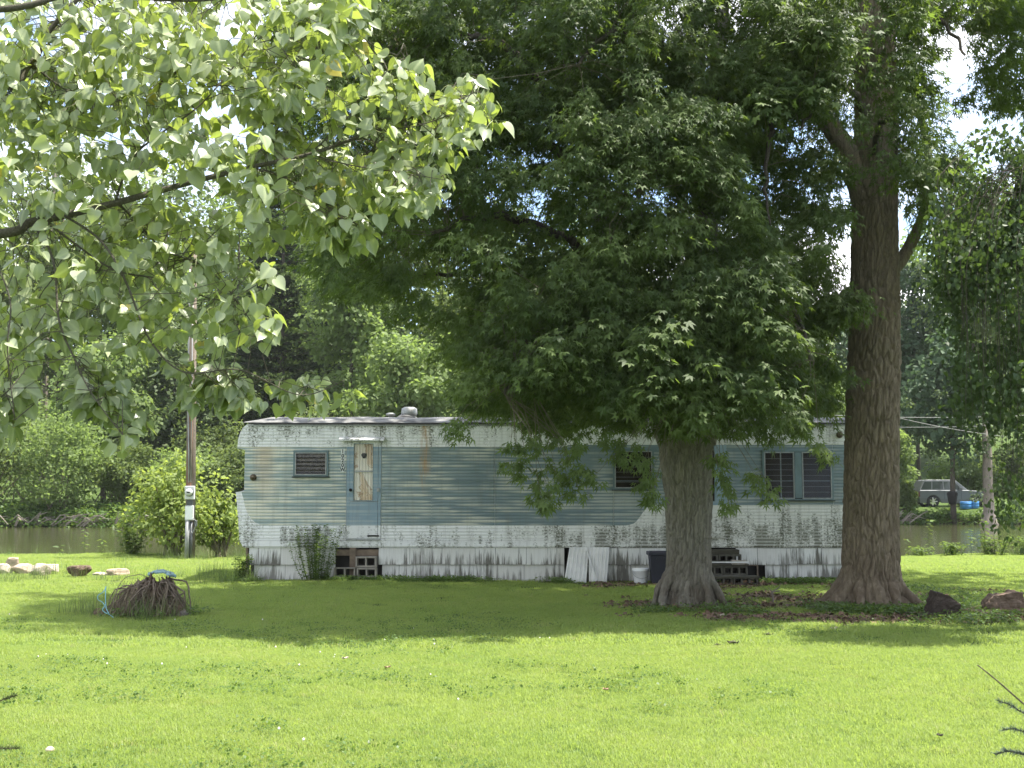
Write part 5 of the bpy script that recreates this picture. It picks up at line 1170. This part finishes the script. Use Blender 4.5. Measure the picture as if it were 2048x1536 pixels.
log_chunk(2008, 1231, [(-.25, -.03), (-.26, .16), (-.15, .28), (.02, .29), (.12, .33), (.22, .31), (.25, .16), (.24, -.03), (.05, -.03), (.0, .06), (-.07, .02)], .28, 8, M_log2, 'lighter brown log piece near the right edge behind twigs')
gl_ = G(1950, 1233); q = MB()
for i in range(60):
    x = R.uniform(-.55, .7); y = R.normal(0, .12); a = R.normal(0, .35); L = R.uniform(.15, .5)
    q.tube([(x - L * math.cos(a), y - L * math.sin(a) * .6, .02 + R.random() * .04), (x, y, .05 + R.random() * .05), (x + L * math.cos(a), y + L * math.sin(a) * .6, .02 + abs(R.normal(0, .05)))], [.006, .006, .003], 4, False)
tag(q.build('fallen_twigs', barkmat('dead_twig', (.18, .13, .09), (.40, .30, .22), mossf=.05), None, (gl_.x, gl_.y, 0)), 'heap of dead twigs lying between the two logs', 'twigs', kind='stuff')
gl_ = G(1540, 1205); q = MB()
for i in range(46):
    x = R.uniform(-.9, .9); y = R.uniform(-.9, .6); a = R.uniform(0, 6.28); L = R.uniform(.1, .4); h = abs(R.normal(0, .10))
    q.tube([(x, y, .01), (x + L * math.cos(a) * .5, y + L * math.sin(a) * .5, .04 + h * .6), (x + L * math.cos(a), y + L * math.sin(a), .02 + h)], [.006, .005, .002], 4, False)
tag(q.build('fallen_twigs', M_twig, None, (gl_.x, gl_.y, 0)), 'scattered grey twigs on the ground between the maple trunks', 'twigs', kind='stuff')
g = G(1545, 1212); q = MB(); q.tube([(0, 0, 0), (.01, 0, .12), (-.01, 0, .22)], [.014, .013, .012], 6); q.tube([(-.01, 0, .2), (.09, 0, .26), (.13, -.02, .33)], [.01, .008, .004], 5); q.tube([(0, 0, .2), (-.06, 0, .27)], [.008, .004], 5); q.tube([(0, 0, .2), (.11, 0, .22)], [.012, .01], 5)
tag(q.build('dead_stick', M_barkp, None, (g.x, g.y, 0)), 'pale forked dead stick standing between the maple trunks', 'stick')
M_dleaf = plain('dead_leaf', (.30, .20, .12), .8, 0, .4, 20)
def curl_leaf(px, py, s, label, mat):
    g = G(px, py); q = MB(); vs = []
    for i in range(7):
        for j in range(5): u, v = i / 6 - .5, j / 4 - .5; w = math.cos(PI * u) ; vs.append((u * s, v * s * .8 * w, s * (.10 + .55 * v * v + .3 * u * u + .06 * math.sin(i * 2 + j))))
    q.add(vs, [(i * 5 + j, (i + 1) * 5 + j, (i + 1) * 5 + j + 1, i * 5 + j + 1) for i in range(6) for j in range(4)]); o = q.build('fallen_leaf', mat, None, (g.x, g.y, .015)); o.rotation_euler.z = R.uniform(0, 6); return tag(o, label, 'leaf')
M_dk = plain('dark_dead_leaf', (.055, .05, .03), .8, 0, .4, 20); M_pl = plain('pale_dead_leaf', (.55, .45, .36), .8, 0, .2, 20)
for a in [(1445, 1238, .16, 'pale curled dead leaf lying in front of the forked maple roots', M_pl), (1536, 1276, .14, 'dark dead leaf on the lawn between the maples, farther one', M_dk), (1466, 1293, .15, 'dark dead leaf on the sunlit lawn in front of the forked maple', M_dk), (1435, 1296, .09, 'small greenish dead leaf beside the larger dark one', M_dk),
          (1668, 1262, .10, 'pale dead leaf on the grass in front of the thick trunk', M_pl), (690, 1322, .08, 'small grey dead leaf lying on the lawn left of centre', M_pl), (1212, 1385, .07, 'small brown dead leaf on the bright lawn in the middle', M_dleaf), (775, 1340, .07, 'brown dead leaf on the lawn left of centre, nearest the camera', M_dleaf), (1880, 1478, .06, 'small dark dead leaf near the lower spruce branch', M_dk)]: curl_leaf(*a)
g = G(99, 1519); q = MB(); q.lathe([(.008, 0), (.008, .05), (.03, .05), (.027, .065), (.012, .078), (0, .08)], 12); tag(q.build('mushroom', plain('mushroom_cap', (.50, .42, .33), .7), None, (g.x, g.y, 0), True), 'pale mushroom cap in the grass at the lower left corner', 'mushroom')
# ------------------------------------------------------------ silver car across the river, barrels, cables
YC = 81.0; cx = (1833 - 1024) / FPX * YC; cz = float(gz(np.array([cx + 2]), np.array([YC]))[0])
car = empty('parked_car', (cx, YC, cz), 'silver off-road wagon parked on the grass across the river', 'car')
M_silver = plain('silver_paint', (.12, .132, .136), .5, .15, .04, 3); M_grey = plain('grey_lower_paint', (.11, .115, .11), .5, .2, .05); M_tyre = plain('tyre_rubber', (.02, .02, .02), .8); M_rim = plain('alloy_rim', (.60, .58, .54), .3, .7, .05)
t = NT('car_glass'); M_cg = t.done(t.n('ShaderNodeBsdfPrincipled', Base_Color=c4((.03, .04, .035)), Roughness=.05).outputs[0])
Lc, Wc = 4.75, 1.9
def arch(xc, r, z0): return [(xc + r * math.cos(a), z0 + r * math.sin(a)) for a in np.linspace(PI, 0, 9)]
side = [(.05, .50), (.16, .34)] + arch(1.02, .46, .36) + arch(3.86, .46, .36) + [(4.62, .36), (4.72, .55), (4.73, .78), (4.66, .98), (4.45, 1.07), (3.45, 1.16), (.12, 1.16), (.04, 1.0)]
q = MB(); q.prism(side, 0, Wc); bevel(q.build('body', M_silver, car), .05, 3)
q = MB(); b0, t0 = [(.10, 1.14), (3.40, 1.14)], [(.42, 1.80), (.62, 1.85), (2.35, 1.86), (2.62, 1.80)]; prof = [(.10, 1.14), (3.42, 1.14), (2.66, 1.79), (2.38, 1.86), (.62, 1.86), (.44, 1.80)]
vs = [(x, .04 + (z - 1.14) * .26, z) for x, z in prof] + [(x, Wc - .04 - (z - 1.14) * .26, z) for x, z in prof]; n = len(prof)
q.add(vs, [tuple(range(n)), tuple(range(2 * n - 1, n - 1, -1))] + [(i, (i + 1) % n, n + (i + 1) % n, n + i) for i in range(n)]); bevel(q.build('cabin', M_silver, car), .04, 3)
def cw_(pts, name='side_window'):
    q = MB()
    for y, sg in ((0, 1), (Wc, -1)):
        v = [(x, y + sg * (.028 + (z - 1.14) * .26), z) for x, z in pts]; v2 = [(x, y + sg * (.045 + (z - 1.14) * .26), z) for x, z in pts]; n = len(pts)
        q.add(v + v2, [tuple(range(n)), tuple(range(2 * n - 1, n - 1, -1))] + [(i, (i + 1) % n, n + (i + 1) % n, n + i) for i in range(n)])
    return q.build(name, M_cg, car)
cw_([(.22, 1.22), (.92, 1.22), (.98, 1.73), (.52, 1.73)]); cw_([(.98, 1.22), (1.72, 1.22), (1.72, 1.74), (1.04, 1.74)]); cw_([(1.79, 1.22), (2.95, 1.22), (2.55, 1.68), (2.38, 1.74), (1.79, 1.74)])
q = MB(); q.box((.10, -.012, .30), (.56, .02, .62)); q.box((1.50, -.012, .30), (3.38, .02, .56)); q.build('lower_trim', M_grey, car)
q = MB(); q.box((.02, .1, .36), (.10, Wc - .1, .62)); q.build('bumper', M_grey, car)
q = MB(); q.box((.025, -.008, .72), (.13, .2, 1.06)); q.build('tail_light', plain('tail_lamp_red', (.10, .02, .02), .3), car)
q = MB(); q.box((2.72, -.16, 1.16), (2.94, -.01, 1.32)); bevel(q.build('wing_mirror', M_grey, car), .03)
for xa in (1.62, 2.86):
    q = MB(); q.box((xa - .22, -.02, .98), (xa, .01, 1.02)); q.build('handle', M_grey, car)
q = MB(); q.box((1.745, -.006, .50), (1.757, .01, 1.16)); q.box((2.90, -.006, .50), (2.912, .01, 1.14)); q.build('door_gap', M_black, car)
for xc in (1.02, 3.86):
    for yw in (.0, Wc - .24):
        q = MB(); q.lathe([(.22, .02), (.38, .0), (.40, .05), (.40, .19), (.38, .24), (.22, .22)], 28, 'y', (xc, yw, .40)); wh = q.build('wheel', M_tyre, car, smooth=True)
        q = MB(); yf = yw + (.03 if yw < 1 else .21); q.lathe([(.30, yf + .05), (.30, yf - .01), (.265, yf - .01), (.255, yf + .03)], 28, 'y', (xc, 0, .40)); q.lathe([(0, yf - .015), (.07, yf - .01), (.07, yf + .03)], 14, 'y', (xc, 0, .40))
        for i in range(7):
            a = 2 * PI * i / 7; q.tube([(xc + .05 * math.cos(a), yf + .005, .40 + .05 * math.sin(a)), (xc + .27 * math.cos(a), yf + .005, .40 + .27 * math.sin(a))], [.035, .045], 5)
        q.build('rim', M_rim, wh)
M_barrel = plain('blue_barrel_plastic', (.05, .20, .46), .45, 0, .15, 3)
for px, py, w, h, l in ((1932, 1020.5, 22, 14.5, 'left blue barrel lying in front of the car'), (1949, 1019.5, 18, 14.5, 'right blue barrel, darker, next to the first one')):
    p = P(px, py, 79.7); r = w / 2 / FPX * 79.7; hh = h / FPX * 79.7; q = MB()
    q.lathe([(0, 0), (r * .95, 0), (r, .03), (r, hh * .32), (r * 1.03, hh * .34), (r, hh * .37), (r, hh * .66), (r * 1.03, hh * .68), (r, hh * .71), (r, hh * .97), (r * .93, hh), (r * .9, hh * .95), (0, hh * .95)], 24)
    tag(q.build('barrel', M_barrel, None, (p.x, 79.7, float(gz(np.array([p.x]), np.array([79.7]))[0]) - .02), True), l, 'barrel', 'blue barrels in front of the silver car')
p = P(1905, 1005, 76.5); q = MB(); q.lathe([(0, -.2), (.22, -.18), (.26, 0), (.30, .25), (.34, .5), (.26, .62), (0, .66)], 12)
q.tube([(-.3, -.1, .5), (.25, -.2, .45)], [.09, .11], 6); tag(q.build('black_bag', M_black, None, (P(1905, 1003, 76.4).x, 76.4, P(1905, 1003, 76.4).z), True), 'black bag hanging on the slim dark trunk in front of the car', 'bag')
M_cable = plain('pale_cable', (.24, .25, .22), .5)
for a, b_, l in (((1560, 824, 60), (2130, 826, 60), 'upper straight overhead cable right of the thick trunk'), ((1560, 846, 60), (2130, 843, 60), 'lower overhead cable right of the thick trunk'), ((1640, 790, 61), (2000, 872, 59), 'diagonal cable crossing between the two straight ones')):
    A0, B0 = P(*a), P(*b_); q = MB(); q.tube([A0 + (B0 - A0) * u - Vector((0, 0, .25 * 4 * u * (1 - u))) for u in np.linspace(0, 1, 14)], .015, 5); tag(q.build('overhead_cable', M_cable), l, 'cable', 'overhead cables')

# ------------------------------------------------------------ weeds, shrubs, ground cover
def stem_weed(loc, h, n, lw, label, group, mat=M_weed, ns=1, T=T_lance, spread=.1, cat='weed', name='tall_weed', leafden=26):
    root = empty(name, (loc.x, loc.y, float(gz(np.array([loc.x]), np.array([loc.y]))[0])), label, cat, group); q = MB(); ps, ts = [], []
    for i in range(ns):
        a = R.uniform(0, 6.28); r = R.uniform(0, spread); hh = h * R.uniform(.65, 1.0 if ns > 1 else 1.001); b_ = np.array([math.cos(a) * r * .5, math.sin(a) * r * .5, -.05]); tp = np.array([math.cos(a) * (r + .1 * hh * (ns > 1)) + R.normal(0, .03 * hh), math.sin(a) * r, hh]); md = (b_ + tp) / 2 + R.normal(0, .03 * hh, 3)
        cv = curve([b_, md, tp], 8); q.tube([tuple(p) for p in cv], list(np.linspace(.007, .002, len(cv))), 4, False)
        m = max(4, int(leafden * hh)); kk = np.linspace(.15, 1, m); pts = np.stack([np.interp(kk, np.linspace(0, 1, len(cv)), cv[:, j]) for j in range(3)], 1); an = np.arange(m) * 2.4 + R.random()
        ps.append(pts); ts.append(np.stack([np.cos(an), np.sin(an), R.normal(.0, .25, m)], 1))
    ps, ts = np.concatenate(ps), np.concatenate(ts); k = len(ps)
    link('foliage', leaves_mesh('foliage', T, ps, ts, np.array([0, 0, 1.]) + rnd3(k) * .3, R.uniform(.6, 1.2, k) * lw, mat), root)['kind'] = 'stuff'
    q.build('stem', M_weed, root); return root
GW = 'tall weeds along the water edge'
for px, top, Y, l in ((1858, 1030, 31.8, 'tallest leafy weed spike against the water, right of the thick trunk'), (1817, 1062, 31.8, 'second leafy weed spike between the tallest one and the thick trunk'), (1888, 1070, 31.9, 'short leafy weed spike right of the tallest one'), (1943, 1058, 31.7, 'bent leafy weed over the pale reflection in the water'), (1968, 1010, 31.6, 'slender weed reaching over the far bank line near the right'),
                      (168, 1040, 31.9, 'tall weed spike against the water on the left'), (203, 1078, 31.9, 'short yellow-green weed right of the left spike'), (256, 1072, 31.8, 'bushy weed right next to the shrub at the water'), (20, 1096, 31.9, 'short weed at the left end of the water edge'), (120, 1085, 31.9, 'thin weed left of the tall spike on the left')):
    p = P(px, 1110, Y); p.z = 0; stem_weed(p, P(px, top, Y).z, 1, .17, l, GW)
p = P(1980, 1108, 31.6)
q = 0
for i, (px, w, h, l) in enumerate(((1905, 60, 40, 'low weedy bush on the bank below the tall weeds'), (1985, 90, 62, 'weedy bush on the bank under the hanging branches'), (2060, 90, 56, 'weedy bush on the bank at the right edge'), (1840, 60, 26, 'low green tuft at the foot of the tallest weed spike'))):
    p = P(px, 1108, 31.5); p.z = 0; stem_weed(p, h / FPX * 31.5 * .72, 1, .11, l, 'weedy bushes on the near bank', ns=36, spread=w / 2 / FPX * 31.5, leafden=30, name='bush', cat='bush')
# the light shrub at the water behind the pole, and others round the trailer
def shrub(px, py, Y, wpx, hpx, label, ns, lw, mat, den=30, T=T_quad, name='shrub'):
    p = P(px, py, Y); p.z = 0; return stem_weed(p, hpx / FPX * Y, 1, lw, label, None, mat, ns, T, wpx / 2 / FPX * Y, 'shrub', name, den)
M_far['shrub'] = leafmat('light_shrub_leaf', (.11, .16, .04), (.22, .28, .085), (.42, .52, .09), .45, .55, spec=.25)
M_shrub = leafmat('shrub_leaf', (.075, .125, .030), (.145, .21, .055), (.30, .42, .06), .4, .55, spec=.3)
far_tree('shrub', 352, 31.2, 895, 215, 'shrub', 'large light green shrub at the water behind the utility pole', nf=4200, size=.115, clumps=60, group=None, cat='bush')
shrub(262, 1104, 31.5, 70, 70, 'small shrub at the water left of the large light one', 24, .10, M_shrub, 40)
far_tree('shrub', 448, 31.0, 985, 95, 'shrub', 'leafy shrub between the pole and the left end of the mobile home', nf=1500, size=.10, clumps=30, group=None, cat='bush')
shrub(483, 1148, 22.2, 34, 58, 'dark weedy shrub at the left front corner of the mobile home', 22, .055, M_weed, 60)
shrub(632, 1160, 22.15, 92, 112, 'leafy weed bush growing up the trailer skirt left of the door', 30, .055, M_weed, 60)
M_gcov = leafmat('ground_cover_leaf', (.055, .105, .025), (.11, .18, .045), (.22, .34, .05), .4, .5, spec=.3)
def around(cx, cy, r, n): a = R.uniform(0, 6.28, n); d = R.uniform(.3, 1, n) ** .6 * r; p = np.stack([cx + np.cos(a) * d * 1.2, cy + np.sin(a) * d, np.zeros(n)], 1); return p
def leaf_tuft(n, spread, h, s):
    p = np.column_stack([R.normal(0, spread, (n, 2)), R.uniform(.15, 1, n) * h]); d = nz(np.column_stack([p[:, :2] + R.normal(0, spread * .6, (n, 2)), R.normal(0, spread * .4, n)]))
    return leaves_mesh('leaf_tuft', T_quad, p, d, np.array([0, 0, 1.]) + rnd3(n) * .35, R.uniform(.6, 1.2, n) * s, M_gcov)
cov = [source('leaf_tuft', leaf_tuft(26, .075, .10, .042)) for _ in range(4)]
def strip(n, x0, x1, y0, y1, thr=.4, s=2.3):
    p = np.stack([R.uniform(x0, x1, n), R.uniform(y0, y1, n), np.zeros(n)], 1); p = p[vnoise(p, s, 4) > thr]; p[:, 2] = gz(p[:, 0], p[:, 1]); return p
c1 = np.concatenate([strip(420, -5.1, .9, 21.9, 22.33, .34), strip(300, -2.0, 1.0, 21.7, 22.2, .42), strip(330, 4.5, 6.9, 21.6, 22.35, .2), strip(200, 4.9, 6.6, 21.5, 22.2, .3)])
tag(scatter('ground_cover', c1, cov, R.uniform(.5, 1.1, len(c1))), 'low leafy weeds along the foot of the trailer skirt', kind='stuff')
c2 = np.concatenate([strip(260, T2.x - 1.0, T2.x + 1.0, T2.y - 1.15, T2.y - .35, .36), strip(420, 2.6, 7.2, 15.0, 18.8, .52), strip(160, T2.x + .4, T2.x + 2.4, 15.2, 16.2, .45), strip(500, 5.4, 10.5, 16.5, 21, .5), strip(60, 1.7, 3.2, 16.0, 16.6, .5), around(gs.x, gs.y + .1, .62, 34), around(T1.x, T1.y - .1, .62, 40), around(T2.x, T2.y - .1, .95, 60)])
tag(scatter('ground_cover', c2, cov, R.uniform(.6, 1.2, len(c2))), 'low leafy ground cover round the maple roots', kind='stuff')
c3 = lawn_pts(6.5, 17, 26); c3 = c3[(vnoise(c3, .9, 6) + .25 * (vnoise(c3, 3.7, 2) - .5) > .56)]
clov = [source('leaf_tuft', leaf_tuft(22, .06, .055, .022)) for _ in range(3)]
tag(scatter('clover', c3, clov, R.uniform(.8, 1.4, len(c3))), 'clover patches in the foreground lawn', kind='stuff')
M_lit = plain('leaf_litter', (.15, .095, .062), .85, 0, .5, 12)
def lit_tuft(n): p = np.column_stack([R.normal(0, .10, (n, 2)), R.uniform(.005, .03, n)]); return leaves_mesh('litter_leaf', T_quad, p, nz(rnd3(n) * np.array([1, 1, .25])), np.array([0, 0, 1.]) + rnd3(n) * .4, R.uniform(.03, .075, n), M_lit)
lits = [source('litter_leaf', lit_tuft(14)) for _ in range(3)]
xx = R.uniform(1.2, 8.5, 9000); yy = R.uniform(14.8, 22.2, 9000); kk = R.random(9000) < dirt(xx, yy) * .30; c7 = np.stack([xx[kk], yy[kk], gz(xx[kk], yy[kk])], 1)
tag(scatter('leaf_litter', c7, lits, R.uniform(.6, 1.3, len(c7))), 'brown leaf litter on the bare soil round the maples', kind='stuff')
M_flow = plain('clover_flower', (.75, .72, .66), .8); fl = []
for _ in range(2):
    q = MB(); q.lathe([(0, .045), (.005, .048), (.007, .054), (.004, .060), (0, .061)], 7); fl.append(source('flower', q.mesh('flower', M_flow)))
c4_ = lawn_pts(7.5, 16, .6); c4_ = c4_[(c4_[:, 0] < .5) & (vnoise(c4_, .8, 6) > .45)]
tag(scatter('clover_flowers', c4_, fl, R.uniform(.7, 1.3, len(c4_))), 'small white clover flowers in the left lawn', kind='stuff')
c5 = np.concatenate([around(gs.x - .35, gs.y + .45, .75, 60), around(gs.x, gs.y - .1, .55, 26), strip(130, -10.5, -5.6, 21.8, 24.2, .45), strip(70, -9.5, -5.5, 28, 31.4, .5), strip(90, -14, -5.5, 31.3, 32.0, .3), strip(60, 8, 16, 31.2, 32.0, .4), around(P(380, 1117, 30).x, 29.9, .5, 40), around(-5.0, 22.1, .35, 30)])
tag(scatter('tall_grass', c5, tall_t, R.uniform(.45, 1.15, len(c5))), 'long unmown grass round the stump, the stones and the water edge', kind='stuff')
bx = R.uniform(-34, 40, 3600); by = bank(bx) + R.uniform(-.7, 7, 3600) * R.random(3600) ** .5; kk = ~((bx > 24.5) & (bx < 32) & (by > bank(bx) + 1.0)); bx, by = bx[kk], by[kk]; c6 = np.stack([bx, by, gz(bx, by)], 1)
farg = [source('leaf_tuft', leaf_tuft(40, .22, .45, .16)) for _ in range(3)]
tag(scatter('bank_vegetation', c6, farg, R.uniform(.5, 1.5, len(c6)) * np.where(by - bank(bx) > 3.5, .6, 1)), 'grasses and weeds on the far river bank', kind='stuff')
q = MB()
for i in range(150):
    x = R.uniform(-32, -17) if i < 110 else R.uniform(20, 25); y = float(bank(np.array([x]))[0]) + R.uniform(-.5, .6); a = R.normal(0, .5); L = R.uniform(.4, 1.6); z = -.3
    q.tube([(x, y, z), (x + L * .5 * math.cos(a), y - .1, z + .25 + R.random() * .4), (x + L * math.cos(a), y - .2, z + R.uniform(0, .9))], [.05, .04, .015], 4, False)
tag(q.build('driftwood', barkmat('driftwood_bark', (.16, .13, .11), (.36, .31, .26), mossf=.1)), 'tangle of grey roots and brush at the far waterline', 'driftwood', kind='stuff')

# ------------------------------------------------------------ spruce twigs reaching in at the lower corners
M_spr = leafmat('spruce_needle', (.085, .12, .10), (.19, .24, .20), (.16, .20, .12), .25, .5, spec=.4)
def spruce(loc, label, branches, mat):
    root = empty('spruce_sapling', loc, label, 'sapling'); l0 = np.array(root.location); q = MB(); q.tube([(0, 0, 0), (0, 0, 1.0), (0, 0, 1.9)], [.035, .022, .006], 8); q.build('trunk', M_twig, root)
    for pts, r0, bare in branches:
        cv = curve([np.array(P(*p)) - l0 if not isinstance(p, np.ndarray) else p for p in pts], 14); q = MB(); q.tube([tuple(p) for p in cv], list(np.linspace(r0, r0 * .45, len(cv))), 6); b_ = q.build('branch', M_twig, root)
        m = 420 if not bare else 40; u = R.random(m) if not bare else R.uniform(.0, .45, m); kk = u * (len(cv) - 1); i0 = np.minimum(kk.astype(int), len(cv) - 2); p = cv[i0] + (cv[i0 + 1] - cv[i0]) * (kk - i0)[:, None]; d = nz(cv[i0 + 1] - cv[i0]); rd = rnd3(m); rd[:, 2] += .4
        tag(link('needles', leaves_mesh('needles', T_needle, p, nz(nz(rd) + d * .75), rnd3(m), R.uniform(.011, .018, m), mat), b_), kind='stuff')
YB = 4.0
spruce((P(2170, 1500, YB).x, YB, 0), 'young spruce at the lower right corner with needled and bare branch tips', [
    ([np.array((0., 0, .95)), (2110, 1455, YB), (2048, 1408, YB), (1995, 1362, YB), (1955, 1330, YB)], .0042, True), ([np.array((0., 0, .98)), (2080, 1440, YB), (2045, 1425, YB), (2020, 1410, YB), (1997, 1402, YB)], .003, False),
    ([np.array((0., 0, .85)), (2090, 1475, YB), (2050, 1464, YB), (2028, 1458, YB), (2006, 1460, YB)], .003, False), ([np.array((0., 0, .75)), (2100, 1520, YB), (2050, 1510, YB), (2020, 1503, YB), (1990, 1509, YB)], .003, False), ([np.array((0., 0, .7)), (2100, 1535, YB), (2060, 1512, YB), (2030, 1505, YB), (2008, 1500, YB)], .003, False)], M_spr)
M_spr2 = leafmat('spruce_needle_green', (.06, .085, .03), (.12, .15, .05), (.14, .18, .05), .25, .5, spec=.4)
spruce((P(-130, 1480, YB).x, YB, 0), 'young spruce whose twig tips reach in at the lower left edge', [
    ([np.array((0., 0, .95)), (-60, 1430, YB), (0, 1402, YB), (16, 1396, YB), (31, 1391, YB)], .003, False), ([np.array((0., 0, .8)), (-60, 1505, YB), (-10, 1497, YB), (12, 1497, YB), (36, 1497, YB)], .003, False)], M_spr2)

# ------------------------------------------------------------ thin summer haze
hz_ = MB(); hz_.box((-2300, -320, -3.0), (2300, 3100, 62))
t = NT('haze'); vol = t.n('ShaderNodeVolumePrincipled', Color=c4((.86, .90, .92)), Density=.00018); t.put(t.out.inputs['Volume'], vol.outputs[0])
tag(hz_.build('haze', t.m), kind='stuff')
